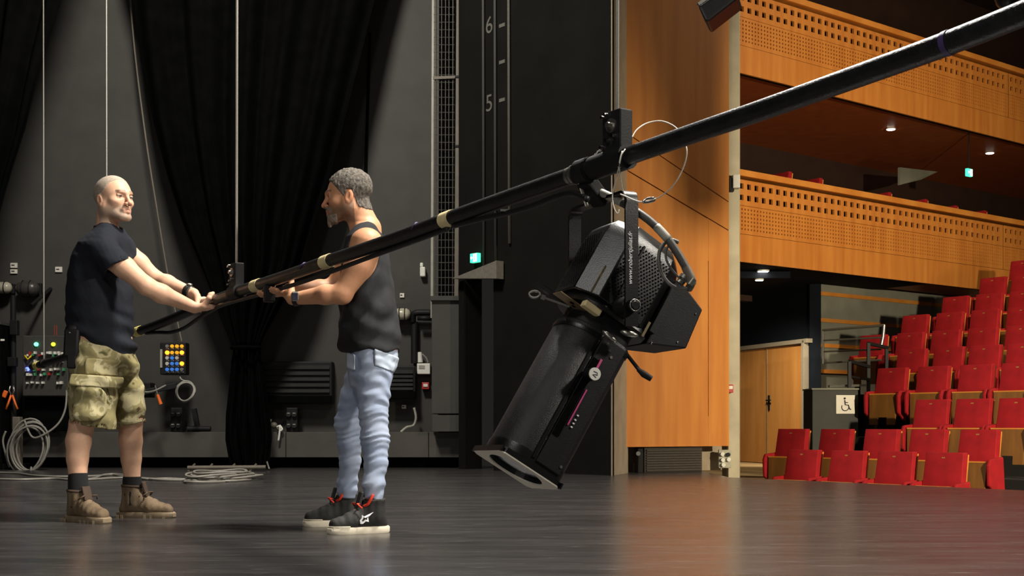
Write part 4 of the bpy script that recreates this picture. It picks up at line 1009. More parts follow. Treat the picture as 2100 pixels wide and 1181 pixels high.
o = obj('elbow_pipe', MB().tube(arc_pts([P(847,660,14.2),P(848,645,14.17),P(858,641,14.15),P(884,641,14.15)],5), 0.035, 12).tube([P(856,652,14.12),P(886,653,14.12)], 0.028, 12), M_blackm, None, smooth=True); tag(o, 'dark lagged elbow pipe at the foot of the pale conduit', 'pipe')
o = obj('drop_pipe', MB().tube([P(850,660,14.22),P(850,745,14.22)], 0.04, 10), M_blackm, None, smooth=40); tag(o, 'black pipe dropping from the elbow behind the intercom', 'pipe')
o = obj('pale_cable', MB().tube(arc_pts([P(849,836,14.1),P(853,856,14.1),P(848,872,14.1),P(834,876,14.05),P(822,886,14.0)],5), 0.014, 8), M_conduit, None, smooth=True); tag(o, 'pale bent cable end low on the wall above the plinth', 'cable')
o = obj('black_slot_rail', MB().bar(P(759,68,14.27), P(742,560,14.27), 0.03, 0.03, Y_), M_void, None); tag(o, 'thin black rail running down the wall behind the man in the tank top', 'rail')
o = obj('pale_conduit', MB().tube([P(889,-90,14.0),P(886,652,14.0)], 0.018, 10), M_conduit, None, smooth=40); tag(o, 'tall pale conduit running up the wall beside the wire cage', 'pipe')
# wire cage of the cable riser
t = thing('cable_riser', 'narrow wire mesh cable riser between two tall conduits', 'cage', tuple(P(912, 608, 13.9)))
obj('side_rail', MB().bar(P(941,-90,13.8), P(936,609,13.8), 0.045, 0.045), M_conduit2, t, bevel=0.004)
for y_ in (-40, 158, 300, 452): obj('rail_joint', MB().box(P(938.5,y_,13.79), (0.055,0.055,0.02)), M_blackm, t)
g = MB()
for x_ in (893,899,906,914,921,929): g.tube([P(x_,-90,13.9),P(x_-1,607,13.9)], 0.0042, 5)
for i in range(44):
    y_ = 600-i*15.4; g.tube([P(890,y_,13.9),P(932,y_,13.9)], 0.004, 5)
mo = obj('wire_mesh', g, mat('dull_wire', (88,86,80), 0.5, 0.5), t); mo['kind'] = 'stuff'
obj('cross_bar', MB().bar(P(888,160,13.88), P(938,158,13.88), 0.02, 0.03), M_conduit2, t); obj('back_cable', MB().tube([P(912,-90,14.1),P(910,607,14.1)], 0.06, 8), M_void, t, smooth=40)
t = thing('riser_cabinet', 'tall dark grey cabinet below the wire cable riser', 'cabinet', tuple(P(915, 890, 13.8)))
xa, xb = wx(885,13.72), wx(943,13.72); za, zb_ = 0.395, H+(HZ-606)/F*13.72
obj('cabinet_body', MB().box(((xa+xb)/2, 13.97, (za+zb_)/2+0.1), (xb-xa, 0.46, zb_-za-0.2)), M_greyd, t, bevel=0.006)
obj('cabinet_cap', MB().box(((xa+xb)/2, 13.95, zb_-0.03), (xb-xa+0.02, 0.50, 0.05)), M_greyd, t, bevel=0.004); obj('cabinet_foot', MB().box(((xa+xb)/2, 13.97, za+0.095), (xb-xa-0.004, 0.45, 0.18)), M_greyd, t, bevel=0.006)
# proscenium wall: canopy, exit sign, height scale
Rcan = Rw
ca, cb2, cc = wall_s(944), wall_s(1036), 0
zA = H+(HZ-573)/F*(wp(ca,0).y); zB = H+(HZ-536)/F*(wp(cb2,0).y); zC = H+(HZ-573)/F*(wp(cb2,0).y)
o = obj('door_canopy', MB().prism([wp(ca, zA, 0.02), wp(cb2, zB, 0.02), wp(cb2, zC, 0.02)], wn*0.10), mat('canopy_grey', (112,106,96), 0.7), None, bevel=0.003); tag(o, 'grey wedge-shaped canopy over the dark stage doorway', 'canopy')
q = wp(wall_s(984), H+(HZ-530)/F*wp(wall_s(984),0).y, 0.06)
exit_sign(q, 0.12, 0.095, wd, wn, 'green exit sign glowing above the dark stage doorway')
sx = wall_s(1004)
for ch, py in (('6', 53), ('5', 213)):
    zz = H+(HZ-py)/F*wp(sx,0).y; g = MB(); put_text(g, ch, 0.25, wp(sx, zz, 0.006), wd, UP, wn)
    o = obj('height_mark', g, M_dimtext, None); tag(o, 'faded painted height number %s on the black proscenium wall' % {'6':'six','5':'five','7':'seven'}[ch], 'marking')
for k_, py in enumerate((52, 127, 205)):
    ss = wall_s(1030); zz = H+(HZ-py)/F*wp(ss,0).y
    o = obj('height_tick', MB().box(wp(ss, zz, 0.003), (0.09,0.006,0.035), Rw), M_dimtext, None); tag(o, 'faded height tick, %s from the top, on the black wall' % ORD[k_], 'marking')
for k_, (px, y1) in enumerate(((993,800),(1017,800),(1045,500))):
    ss = wall_s(px); z1 = H+(HZ-y1)/F*wp(ss,0).y
    if y1 == 800: z1 = max(z1, 2.1)
    o = obj('wall_cable', MB().tube([wp(ss, 7.0, 0.02), wp(ss+0.02, z1, 0.02)], 0.016, 7), M_dimtext if k_ == 2 else M_greyd, None, smooth=True)
    tag(o, ('thin vertical cable left of the height numbers', 'thin vertical cable right of the height numbers', 'thin vertical conduit on the black wall right of the height ticks')[k_], 'cable')
# floor cables and a bar
def fl(px, py): d = F*(H-0.012)/(py-HZ); return P(px, py, d)
for lb, pts in (('grey floor cable nearest the technicians at the left', [(-40,981),(40,983),(110,981),(160,984),(260,979),(330,984),(400,985),(470,986),(515,983)]),
                ('grey floor cable running close along the left wall', [(-40,968),(30,970),(70,975),(120,977),(190,976),(230,973),(255,977),(320,982),(380,983)]),
                ('grey floor cable with a raised loop by the socks', [(170,984),(195,980),(215,973),(240,972),(268,977),(300,982),(350,981),(410,985)])):
    o = obj('floor_cable', MB().tube(arc_pts([fl(*p) for p in pts], 6), 0.010, 6), M_cable, None, smooth=True); tag(o, lb, 'cable')
cz = fl(458, 981); t = thing('floor_cable_pile', 'flattened pile of grey cable on the floor below the curtain', 'cable', tuple(cz))
rn = random.Random(8)
for i in range(6):
    rx = rn.uniform(0.18,0.31); ry = rn.uniform(0.35,0.8); ox = rn.uniform(-0.06,0.06)
    obj('turn', MB().tube([cz+Vector((ox+rx*math.cos(a), ry*math.sin(a), 0.012*i+0.006*math.sin(3*a+i))) for a in [k_*math.pi/16 for k_ in range(32)]], 0.010, 6, closed=True), M_cable, t, smooth=True)
t = thing('floor_bar', 'metal bar on low feet lying on the floor before the plinth', 'bar', tuple(P(465, 966, 13.0)))
obj('bar_tube', MB().tube([P(385,959,13.0), P(545,958,13.0)], 0.022, 10), M_conduit2, t, smooth=40)
for px in (396, 432, 478, 522):
    q = P(px, 957, 13.0); obj('bar_foot', MB().bar(Vector((q.x-0.05,13.0,0.0)), Vector((q.x+0.02,13.0,0.075)), 0.018, 0.018), M_conduit2, t)
# ================================================================ PEOPLE (signed-distance bodies meshed by surface nets)
V3 = lambda p: np.array([p[0], p[1], p[2]], dtype=np.float64)
def smin(a, b, k):
    h = np.clip(0.5+0.5*(b-a)/k, 0, 1); return b*(1-h)+a*h-k*h*(1-h)
def smax(a, b, k): return -smin(-a, -b, k)
class Fld:
    def __init__(s): s.p = []; s.post = []
    def add(s, fn, lo, hi, k=0.015, op='u'): s.p.append((fn, np.array(lo), np.array(hi), k, op)); return s
    def rc(s, a, ra, b, rb, k=0.015, op='u', sc_=(1,1,1)):
        a, b = V3(a), V3(b); q = np.array(sc_, dtype=float); mr = max(ra, rb)/min(sc_)
        aa, bb = a*q, b*q; ba = bb-aa; L2 = max(ba.dot(ba), 1e-9)
        def fn(X):
            p = X*q-aa; h = np.clip(p@ba/L2, 0, 1); return np.sqrt(((p-h[:, None]*ba)**2).sum(1))-(ra+(rb-ra)*h)
        return s.add(fn, np.minimum(a, b)-mr, np.maximum(a, b)+mr, k, op)
    def chain(s, pts, rs, k=0.012, op='u', sc_=(1,1,1)):
        for i in range(len(pts)-1): s.rc(pts[i], rs[i], pts[i+1], rs[i+1], k, op, sc_)
        return s
    def ell(s, c, r, R=None, k=0.015, op='u'):
        c = V3(c); r = np.array(r, dtype=float); R = np.eye(3) if R is None else R; m = r.max()
        def fn(X):
            p = (X-c)@R; k0 = np.sqrt(((p/r)**2).sum(1))+1e-9; k1 = np.sqrt(((p/(r*r))**2).sum(1))+1e-9
            return k0*(k0-1)/k1
        return s.add(fn, c-m, c+m, k, op)
    def stack(s, zs, cx, cy, rx, ry, yaw=0.0, k=0.03):
        o = np.argsort(zs); zs, cx, cy, rx, ry = [np.array(a, dtype=float)[o] for a in (zs, cx, cy, rx, ry)]
        c_, s_ = math.cos(yaw), math.sin(yaw)
        def fn(X):
            z = X[:, 2]; zc = np.clip(z, zs[0], zs[-1])
            ex = np.interp(zc, zs, cx); ey = np.interp(zc, zs, cy); ax = np.interp(zc, zs, rx); ay = np.interp(zc, zs, ry)
            dx, dy = X[:, 0]-ex, X[:, 1]-ey
            u = dx*c_+dy*s_; v = -dx*s_+dy*c_
            d = (np.sqrt((u/ax)**2+(v/ay)**2)-1)*np.minimum(ax, ay)
            return np.maximum(d, np.abs(z-zc)) if False else smax(d, np.abs(z-0.5*(zs[0]+zs[-1]))-0.5*(zs[-1]-zs[0]), 0.02)
        m = max(rx.max(), ry.max())
        return s.add(fn, (cx.min()-m, cy.min()-m, zs[0]), (cx.max()+m, cy.max()+m, zs[-1]), k)
    def eval(s, X, post=True):
        d = np.full(len(X), 0.5)
        for fn, lo, hi, k, op in s.p:
            m = np.all((X > lo-k-0.03) & (X < hi+k+0.03), axis=1)
            if not m.any(): continue
            f = fn(X[m])
            if op == 'u': d[m] = smin(d[m], f, k)
            elif op == 's': d[m] = smax(d[m], -f, k)
            else: d[m] = smax(d[m], f, k)
        if post:
            m = np.abs(d) < 0.12
            for fn in s.post:
                if m.any(): d[m] = fn(X[m], d[m])
        return d
    def mesh(s, h, lo=None, hi=None, fine=None, it=3):
        us = [p for p in s.p if p[4] == 'u']
        lo = np.min([p[1] for p in us], axis=0)-0.02 if lo is None else np.array(lo)
        hi = np.max([p[2] for p in us], axis=0)+0.02 if hi is None else np.array(hi)
        n = np.ceil((hi-lo)/h).astype(int)+1
        ax = [lo[i]+h*np.arange(n[i]) for i in range(3)]
        D = np.full(n, 0.5)
        for fn, plo, phi, k, op in s.p:
            i0 = [max(0, int((plo[i]-k-0.03-lo[i])/h)) for i in range(3)]; i1 = [min(n[i], int((phi[i]+k+0.03-lo[i])/h)+2) for i in range(3)]
            if any(i1[i] <= i0[i] for i in range(3)): continue
            g = np.stack(np.meshgrid(*[ax[i][i0[i]:i1[i]] for i in range(3)], indexing='ij'), -1); sh = g.shape[:3]
            f = fn(g.reshape(-1, 3)).reshape(sh); sl_ = tuple(slice(i0[i], i1[i]) for i in range(3))
            if op == 'u': D[sl_] = smin(D[sl_], f, k)
            elif op == 's': D[sl_] = smax(D[sl_], -f, k)
            else: D[sl_] = smax(D[sl_], f, k)
        if s.post:
            idx = np.nonzero(np.abs(D) < 0.12); X = np.stack([ax[i][idx[i]] for i in range(3)], 1); d = D[idx]
            for fn in s.post: d = fn(X, d)
            D[idx] = d
        V, Q = nets(D, lo, h)
        if fine is not None: V, Q = refine(V, Q, fine)
        V = s.project(V, it)
        return V, Q
    def grad(s, V, e=0.0012):
        d = s.eval(V); g = np.empty_like(V)
        for i in range(3):
            W = V.copy(); W[:, i] += e; W2 = V.copy(); W2[:, i] -= e; g[:, i] = (s.eval(W)-s.eval(W2))/(2*e)
        return d, g
    def project(s, V, it):
        for _ in range(it):
            d, g = s.grad(V); gg = (g*g).sum(1)+0.05
            st = np.clip(d/gg, -0.004, 0.004); V = V-st[:, None]*g
        return V
def nets(D, lo, h):
    ins = D < 0; n = D.shape
    cnt = np.zeros(tuple(x-1 for x in n), np.int8)
    for a in (0, 1):
        for b in (0, 1):
            for c in (0, 1): cnt += ins[a:n[0]-1+a, b:n[1]-1+b, c:n[2]-1+c]
    act = np.nonzero((cnt > 0) & (cnt < 8)); m = len(act[0])
    idm = np.full(cnt.shape, -1, np.int64); idm[act] = np.arange(m)
    S = np.zeros((m, 3)); W = np.zeros(m)
    cor = [(a, b, c) for a in (0,1) for b in (0,1) for c in (0,1)]
    val = {c: D[act[0]+c[0], act[1]+c[1], act[2]+c[2]] for c in cor}
    for a in cor:
        for i in range(3):
            if a[i] == 0:
                b = list(a); b[i] = 1; b = tuple(b); va, vb = val[a], val[b]; x = (va < 0) != (vb < 0)
                t = np.where(x, va/np.where(x, va-vb, 1), 0); p = np.array(a, float)+t[:, None]*(np.array(b)-np.array(a))
                S += np.where(x[:, None], p, 0); W += x
    V = lo+h*(np.stack(act, 1)+S/W[:, None])
    Q = []
    for i in range(3):
        j, k = (i+1) % 3, (i+2) % 3
        sa = [slice(None)]*3; sb = [slice(None)]*3; sa[i] = slice(0, n[i]-1); sb[i] = slice(1, n[i])
        A, Bm = ins[tuple(sa)], ins[tuple(sb)]
        e = np.stack(np.nonzero(A != Bm), 1); ok = (e[:, j] > 0) & (e[:, j] < n[j]-1) & (e[:, k] > 0) & (e[:, k] < n[k]-1); e = e[ok]
        fl_ = A[tuple(e.T)]
        def at(dj, dk):
            q = e.copy(); q[:, j] -= dj; q[:, k] -= dk; return idm[tuple(q.T)]
        q = np.stack([at(1,1), at(0,1), at(0,0), at(1,0)], 1)
        q = np.where(fl_[:, None], q, q[:, ::-1]); Q.append(q)
    return V, np.concatenate(Q)
def refine(V, Q, fine):
    """split the quads whose centre lies in the region fine(points) -> mask into four"""
    c = V[Q].mean(1); m = fine(c); A = Q[m]; rest = Q[~m]
    if len(A) == 0: return V, Q
    E = np.concatenate([A[:, [i, (i+1) % 4]] for i in range(4)]); E.sort(1)
    U, inv = np.unique(E, axis=0, return_inverse=True); inv = inv.ravel()
    mid = V[U].mean(1); nv = len(V); cen = V[A].mean(1)
    e = [nv+inv[i*len(A):(i+1)*len(A)] for i in range(4)]; ci = nv+len(U)+np.arange(len(A))
    q = np.concatenate([np.stack([A[:, i], e[i], ci, e[(i-1) % 4]], 1) for i in range(4)])
    return np.concatenate([V, mid, cen]), np.concatenate([rest, q])
def vnoise(X, f, seed=0):
    """smooth pseudo-noise from warped sines"""
    r = np.random.RandomState(seed); o = np.zeros(len(X)); Y = X*f
    for i in range(5):
        a = r.normal(size=3); a /= np.linalg.norm(a); b = r.normal(size=3); o += np.sin(Y@a*(1+0.5*i)+1.3*np.sin(Y@b*(0.8+0.4*i)+r.rand()*6)+r.rand()*6)/(1+0.4*i)
    return o/2.6

def skin_mat(name, rough=0.5):
    m = mat(name, (200,150,120), rough, spec=0.4, bump=0.12, bscale=500); nt = m.node_tree
    at = nt.nodes.new('ShaderNodeAttribute'); at.attribute_name = 'Col'
    nz = [x for x in nt.nodes if x.type == 'TEX_NOISE'][0]; nz.inputs['Scale'].default_value = 60
    mr = nt.nodes.new('ShaderNodeMapRange'); mr.inputs['To Min'].default_value = 0.86; mr.inputs['To Max'].default_value = 1.12
    nt.links.new(nz.outputs['Fac'], mr.inputs['Value'])
    mx = nt.nodes.new('ShaderNodeVectorMath'); mx.operation = 'SCALE'
    nt.links.new(at.outputs['Color'], mx.inputs[0]); nt.links.new(mr.outputs[0], mx.inputs['Scale'])
    b = nt.nodes['Principled BSDF']; nt.links.new(mx.outputs[0], b.inputs['Base Color'])
    b.inputs['Subsurface Weight'].default_value = 0.06; b.inputs['Subsurface Radius'].default_value = (0.012,0.005,0.003); b.inputs['Subsurface Scale'].default_value = 0.5
    return m
M_skin = skin_mat('skin')
M_tee = mat('navy_cotton', (29,32,40), 0.85, var=0.12, scale=25, bump=0.4, bscale=700, spec=0.25)
M_tank = mat('charcoal_cotton', (42,43,45), 0.85, var=0.14, scale=25, bump=0.4, bscale=700, spec=0.25)
def camo_mat():
    m = mat('camouflage_cotton', (150,138,96), 0.9, scale=9, bump=0.5, bscale=500, spec=0.2); nt = m.node_tree
    rp = [x for x in nt.nodes if x.type == 'VALTORGB'][0]; rp.color_ramp.interpolation = 'EASE'
    nz = [x for x in nt.nodes if x.type == 'TEX_NOISE'][0]; nz.inputs['Scale'].default_value = 11; nz.inputs['Detail'].default_value = 5; nz.inputs['Distortion'].default_value = 0.8
    e = rp.color_ramp.elements; e[0].position = 0.30; e[0].color = (*lin((78,66,42)), 1); e[1].position = 0.38; e[1].color = (*lin((148,138,98)), 1)
    for p, c in ((0.50,(150,140,98)),(0.53,(190,180,142)),(0.61,(184,172,132)),(0.65,(112,110,68)),(0.76,(84,72,46))):
        x = e.new(p); x.color = (*lin(c), 1)
    return m
M_camo = camo_mat()
M_denim = mat('washed_denim', (166,176,196), 0.85, scale=7, c2=(134,148,174), bump=0.4, bscale=600, spec=0.2)
M_denim_l = mat('pale_denim', (182,194,210), 0.85, var=0.08, scale=9, bump=0.4, bscale=600, spec=0.2)
M_sock = mat('black_sock', (22,22,24), 0.95, var=0.1, bump=0.4, bscale=400)
M_boot = mat('tan_nubuck', (132,112,86), 0.85, scale=16, c2=(98,80,60), bump=0.4, bscale=200)
M_sole = mat('pale_rubber_sole', (150,132,106), 0.8, scale=20, c2=(122,104,82))
M_bootd = mat('dark_boot_lining', (66,50,38), 0.85, var=0.15)
M_lace = mat('brown_lace', (84,66,46), 0.8)
M_shoe = mat('black_sneaker', (34,34,32), 0.75, var=0.15, bump=0.3, bscale=300)
M_shoesole = mat('white_sneaker_sole', (222,212,190), 0.6, var=0.05)
M_lacer = mat('orange_lace', (226,62,34), 0.7, var=0.06)
M_hair = mat('grey_hair', (122,114,104), 0.85, scale=90, c2=(52,47,42), bump=0.9, bscale=260)
M_hair1 = mat('cropped_grey_hair', (188,172,154), 0.85, scale=120, c2=(160,144,128), bump=0.5, bscale=500)
M_beard = mat('grey_beard', (150,140,126), 0.85, scale=120, c2=(116,104,92), bump=0.9, bscale=400)

class Head:
    """head frame: f forward, l to the person's left, u up; origin at eye level between the ears"""
    def __init__(s, C_, yaw, pitch=0.0, roll=0.0, k=1.0):
        f = np.array((math.cos(yaw)*math.cos(pitch), math.sin(yaw)*math.cos(pitch), math.sin(pitch)))
        l = np.array((-math.sin(yaw), math.cos(yaw), 0.0)); u = np.cross(f, l)
        l2 = l*math.cos(roll)+u*math.sin(roll); u = np.cross(f, l2)
        s.R = np.stack((f, l2, u), 1); s.c = V3(C_); s.k = k
    def w(s, f, l, u): return s.c+s.R@(np.array((f, l, u))*s.k)
    def loc(s, X): return ((X-s.c)@s.R)/s.k
    def build(s, F_):
        k = s.k; w_ = s.w; R = s.R
        def el(c, r, kk=0.015, op='u', rot=0.0):
            Q = R
            if rot: a = rot; Q = R@np.array(((math.cos(a),0,math.sin(a)),(0,1,0),(-math.sin(a),0,math.cos(a))))
            F_.ell(w_(*c), np.array(r)*k, Q, kk*k, op)
        def rc(a, ra, b, rb, kk=0.012, op='u'): F_.rc(w_(*a), ra*k, w_(*b), rb*k, kk*k, op)
        el((-0.014,0,0.034), (0.098,0.077,0.084), 0.02)
        el((0.024,0,-0.012), (0.066,0.066,0.088), 0.03)
        for sg in (1, -1):
            rc((0.0,sg*0.050,-0.056), 0.026, (0.066,sg*0.020,-0.097), 0.019, 0.03)
            rc((-0.004,sg*0.056,-0.03), 0.022, (0.0,sg*0.050,-0.056), 0.025, 0.03)
            el((0.054,sg*0.044,-0.026), (0.024,0.021,0.017), 0.02)
        el((0.077,0,-0.100), (0.019,0.024,0.017), 0.02)
        rc((0.083,-0.032,0.019), 0.0105, (0.089,0,0.017), 0.0115, 0.014); rc((0.083,0.032,0.019), 0.0105, (0.089,0,0.017), 0.0115, 0.014)
        for sg in (1, -1):
            el((0.097,sg*0.033,-0.001), (0.020,0.019,0.0125), 0.010, 's')
            el((0.0745,sg*0.0325,-0.001), (0.0132,0.0132,0.0128), 0.002)
            rc((0.080,sg*0.022,0.0075), 0.0042, (0.079,sg*0.043,0.0055), 0.0042, 0.004)
            rc((0.080,sg*0.024,-0.0105), 0.0035, (0.078,sg*0.042,-0.0095), 0.0035, 0.004)
        rc((0.090,0,0.008), 0.0075, (0.110,0,-0.030), 0.0095, 0.012); el((0.111,0,-0.037), (0.0125,0.0115,0.0105), 0.008)
        for sg in (1, -1):
            el((0.100,sg*0.0135,-0.040), (0.011,0.0078,0.008), 0.006); el((0.106,sg*0.0075,-0.0485), (0.006,0.0035,0.004), 0.003, 's')
        el((0.082,0,-0.068), (0.016,0.027,0.018), 0.015)
        rc((0.089,-0.020,-0.067), 0.0045, (0.097,0,-0.064), 0.0068, 0.006); rc((0.089,0.020,-0.067), 0.0045, (0.097,0,-0.064), 0.0068, 0.006)
        rc((0.087,-0.017,-0.077), 0.0052, (0.094,0,-0.0775), 0.0078, 0.006); rc((0.087,0.017,-0.077), 0.0052, (0.094,0,-0.0775), 0.0078, 0.006)
        rc((0.097,-0.024,-0.0708), 0.0018, (0.106,0,-0.0705), 0.002, 0.003, 's'); rc((0.097,0.024,-0.0708), 0.0018, (0.106,0,-0.0705), 0.002, 0.003, 's')
        for sg in (1, -1):
            el((-0.012,sg*0.079,-0.014), (0.0185,0.0085,0.0325), 0.006, 'u', -0.22)
            el((-0.006,sg*0.0885,-0.010), (0.0095,0.006,0.019), 0.004, 's', -0.22)
            el((-0.004,sg*0.080,-0.038), (0.009,0.007,0.010), 0.005)
    def colors(s, V, base, stub, stub_amt, brow, scalp=None):
        L = s.loc(V); f, l, u = L[:, 0], L[:, 1], L[:, 2]; c = np.tile(np.array(base), (len(V), 1))
        near = (np.abs(f) < 0.15) & (np.abs(l) < 0.11) & (u > -0.15) & (u < 0.14)
        def blend(m, col):
            m = np.clip(m, 0, 1)*near; c[:] = c*(1-m[:, None])+np.array(col)*m[:, None]
        def g(a, b, s0): return np.exp(-((a-b)/s0)**2)
        # ruddier nose, ears, cheeks
        red = np.array(base)*np.array((1.02,0.80,0.76))
        blend(0.5*g(f,0.115,0.02)*g(u,-0.035,0.03), red); blend(0.5*(np.abs(l) > 0.078)*g(u,-0.015,0.03), red)
        # beard shadow over jaw, chin and lip
        jaw = 1/(1+np.exp((u+0.050-0.22*np.clip(0.03-f,0,0.1))/0.006)) * (f > -0.03)*(1/(1+np.exp(-(u+0.128)/0.006)))
        lip = g(u,-0.053,0.008)*(f > 0.07)*(np.abs(l) < 0.032)
        blend(stub_amt*np.maximum(jaw, lip), stub)
        blend(0.85*g(u,-0.0655,0.0045)*(f > 0.083)*(np.abs(l) < 0.024), np.array(base)*np.array((0.80,0.52,0.48))); blend(0.85*g(u,-0.078,0.0055)*(f > 0.083)*(np.abs(l) < 0.02), np.array(base)*np.array((0.82,0.55,0.50)))
        al = np.abs(l)
        blend(0.7*g(u,0.0245-0.05*np.clip(al-0.03,0,1),0.0052)*(al > 0.011)*(al < 0.051)*(f > 0.05), brow)
        e = np.sqrt((al-0.0325)**2+(u+0.001)**2); on = (f > 0.074)*(e < 0.0115)*(np.abs(u+0.001) < 0.0055)
        blend(on*1.0, (0.26,0.22,0.19)); blend(on*(e < 0.0075), (0.025,0.017,0.012))  # eye whites darkened, the shade over the eyes put into the colour
        if scalp is not None: blend(scalp(f, l, u), stub)
        return np.concatenate([c, np.ones((len(V), 1))], 1)
def hand(F_, W, c, t, R, th0, th1, sgn, thumb, open_=1.0, hdir=None):
    """fingers wrap the bar with axis t through c: from angle th0 towards th1; sgn = side of the index finger along t"""
    W, c, t = V3(W), V3(c), V3(t); t = t/np.linalg.norm(t); v = np.array((0,0,1.0)); v -= t*t.dot(v); v /= np.linalg.norm(v); h = np.cross(v, t)*-1
    if h[0] < 0: h = -h
    def pt(th, s, r): a = math.radians(th); return c+t*s+(h*math.cos(a)+v*math.sin(a))*r
    dirn = 1 if th1 > th0 else -1
    for off, ln, r0 in ((0.033,0.068,0.0092),(0.011,0.076,0.0095),(-0.011,0.071,0.0090),(-0.032,0.056,0.0080)):
        s = sgn*off; rr = R+r0*0.92; sw = math.degrees(ln/rr)*open_
        K = pt(th0, s, R+0.014)
        F_.rc(W+t*s*0.55, 0.0175, K, 0.0122, 0.014)
        pts = [K]+[pt(th0+dirn*sw*q+dirn*8, s*(1-0.12*q), rr) for q in (0.38,0.70,1.0)]
        F_.chain(pts, [r0*1.16, r0*1.04, r0*0.95, r0*0.8], 0.004)
    b = W*0.55+pt(th0, sgn*0.04, R+0.012)*0.45+t*sgn*0.012
    a0, a1 = thumb
    F_.chain([W+t*sgn*0.012, b, pt(a0, sgn*0.046, R+0.0115), pt((a0+a1)/2, sgn*0.042, R+0.0105), pt(a1, sgn*0.034, R+0.0095)], [0.017,0.0165,0.0125,0.0115,0.0092], 0.008)
def footwear(c, yaw, k, upper_m, sole_m, lace_m, name, parent, high, sole_h, band=None, heel=0.0):
    """c = floor point under the ankle; returns the upper"""
    f = np.array((math.cos(yaw), math.sin(yaw), 0)); l = np.array((-math.sin(yaw), math.cos(yaw), 0)); c = V3(c)
    def w_(a, b, u): return c+(f*a+l*b)*k+np.array((0,0,u))
    F_ = Fld()
    F_.rc(w_(0.165,0.004,0.040), 0.031, w_(0.10,0.006,0.048), 0.039, 0.02); F_.rc(w_(0.172,-0.012,0.036), 0.026, w_(0.10,-0.01,0.045), 0.036, 0.02)
    F_.rc(w_(0.10,0.0,0.050), 0.039, w_(0.0,0,0.062), 0.040, 0.02); F_.rc(w_(0.09,0,0.065), 0.030, w_(0.025,0,0.105), 0.038, 0.025)
    F_.rc(w_(-0.030,0,0.045), 0.034, w_(-0.012,0,0.090), 0.038, 0.02); F_.rc(w_(0.0,0,0.08), 0.043, w_(-0.002,0,high), 0.052, 0.02)
    ft = c[2]+sole_h-0.004; top = c[2]+high
    F_.post.append(lambda X, d: np.maximum(d, ft-X[:, 2]))
    F_.post.append(lambda X, d: np.maximum(d, X[:, 2]-top+0.10*((X-c)@f)*0.6))
    F_.post.append(lambda X, d: d+0.0012*np.sin(((X-c)@f)*190)*((X[:, 2]-c[2]) > 0.05))
    V, Q = F_.mesh(0.007, it=2); up = obj(name, (V, Q), upper_m, parent, smooth=True)
    out = [(-0.072,0.0),(-0.062,0.024),(-0.03,0.037),(0.02,0.036),(0.07,0.040),(0.12,0.047),(0.165,0.043),(0.195,0.026),(0.206,0.0),(0.200,-0.024),(0.18,-0.040),(0.13,-0.048),(0.07,-0.039),(0.02,-0.035),(-0.03,-0.036),(-0.062,-0.024)]
    mb = MB(); n = len(out); V = []
    for g, hh in ((1.0,0.0),(1.03,0.006),(1.03,sole_h*0.8),(0.99,sole_h)):
        for a, b in out: V.append(w_(0.066+(a-0.066)*g, b*g, hh+(heel if a < -0.02 and False else 0)))
    Fs = [(i*n+k_, i*n+(k_+1)%n, (i+1)*n+(k_+1)%n, (i+1)*n+k_) for i in range(3) for k_ in range(n)]+[tuple(range(n)), tuple(range(3*n, 4*n))]
    obj('sole', mb.add(V, Fs), sole_m, up, smooth=35)
    lm_ = MB()
    cen = [(0.105,0.090),(0.085,0.099),(0.066,0.110),(0.056,0.125)] if high > 0.12 else [(0.12,0.084),(0.10,0.09),(0.08,0.1)]
    for i, (a, u) in enumerate(cen):
        lm_.tube([w_(a-0.012,-0.030,u-0.016), w_(a,-0.012,u-0.001), w_(a+0.002,0.012,u-0.001), w_(a-0.012,0.030,u-0.016)], 0.0042, 6)
        if i+1 < len(cen):
            a2, u2 = cen[i+1]; lm_.tube([w_(a,-0.012,u+0.001), w_(a2+0.004,0.012,u2+0.004)], 0.0035, 6)
    a, u = cen[-1]
    for sg in (1,-1): lm_.tube([w_(a,sg*0.004,u+0.004), w_(a+0.03,sg*0.035,u+0.006), w_(a+0.012,sg*0.05,u-0.012)], 0.0042, 6)
    obj('laces', lm_, lace_m, up, smooth=True)
    return up, w_
def plane_px(p, q, d, keep_above=True):
    """half-space bounded by the line p-q seen at depth d; distance is positive on the removed side"""
    a, b = P(p[0], p[1], d), P(q[0], q[1], d); s_ = (b.z-a.z)/(b.x-a.x)
    nn = 1/math.sqrt(1+s_*s_)
    def fn(X): return (a.z+s_*(X[:, 0]-a.x)-X[:, 2])*nn*(1 if keep_above else -1)
    return fn
def xz(px, py, d): p = P(px, py, d); return p.x, p.z
def pxstack(F_, rows, d, cy, yaw=0.0, shrink=0.0, k=0.03):
    """rows: (py, left px, right px, half width in y)"""
    zs=[]; cx=[]; rx=[]; ry=[]
    for py, a, b, w_ in rows:
        x0, z = xz(a, py, d); x1, _ = xz(b, py, d); hw = (x1-x0)/2-shrink; w2 = w_-shrink
        r = math.sqrt(max((hw*hw-(w2*math.sin(yaw))**2)/math.cos(yaw)**2, 0.0025))
        zs.append(z); cx.append((x0+x1)/2); rx.append(r); ry.append(w2)
    return F_.stack(zs, cx, [cy]*len(zs), rx, ry, yaw, k)
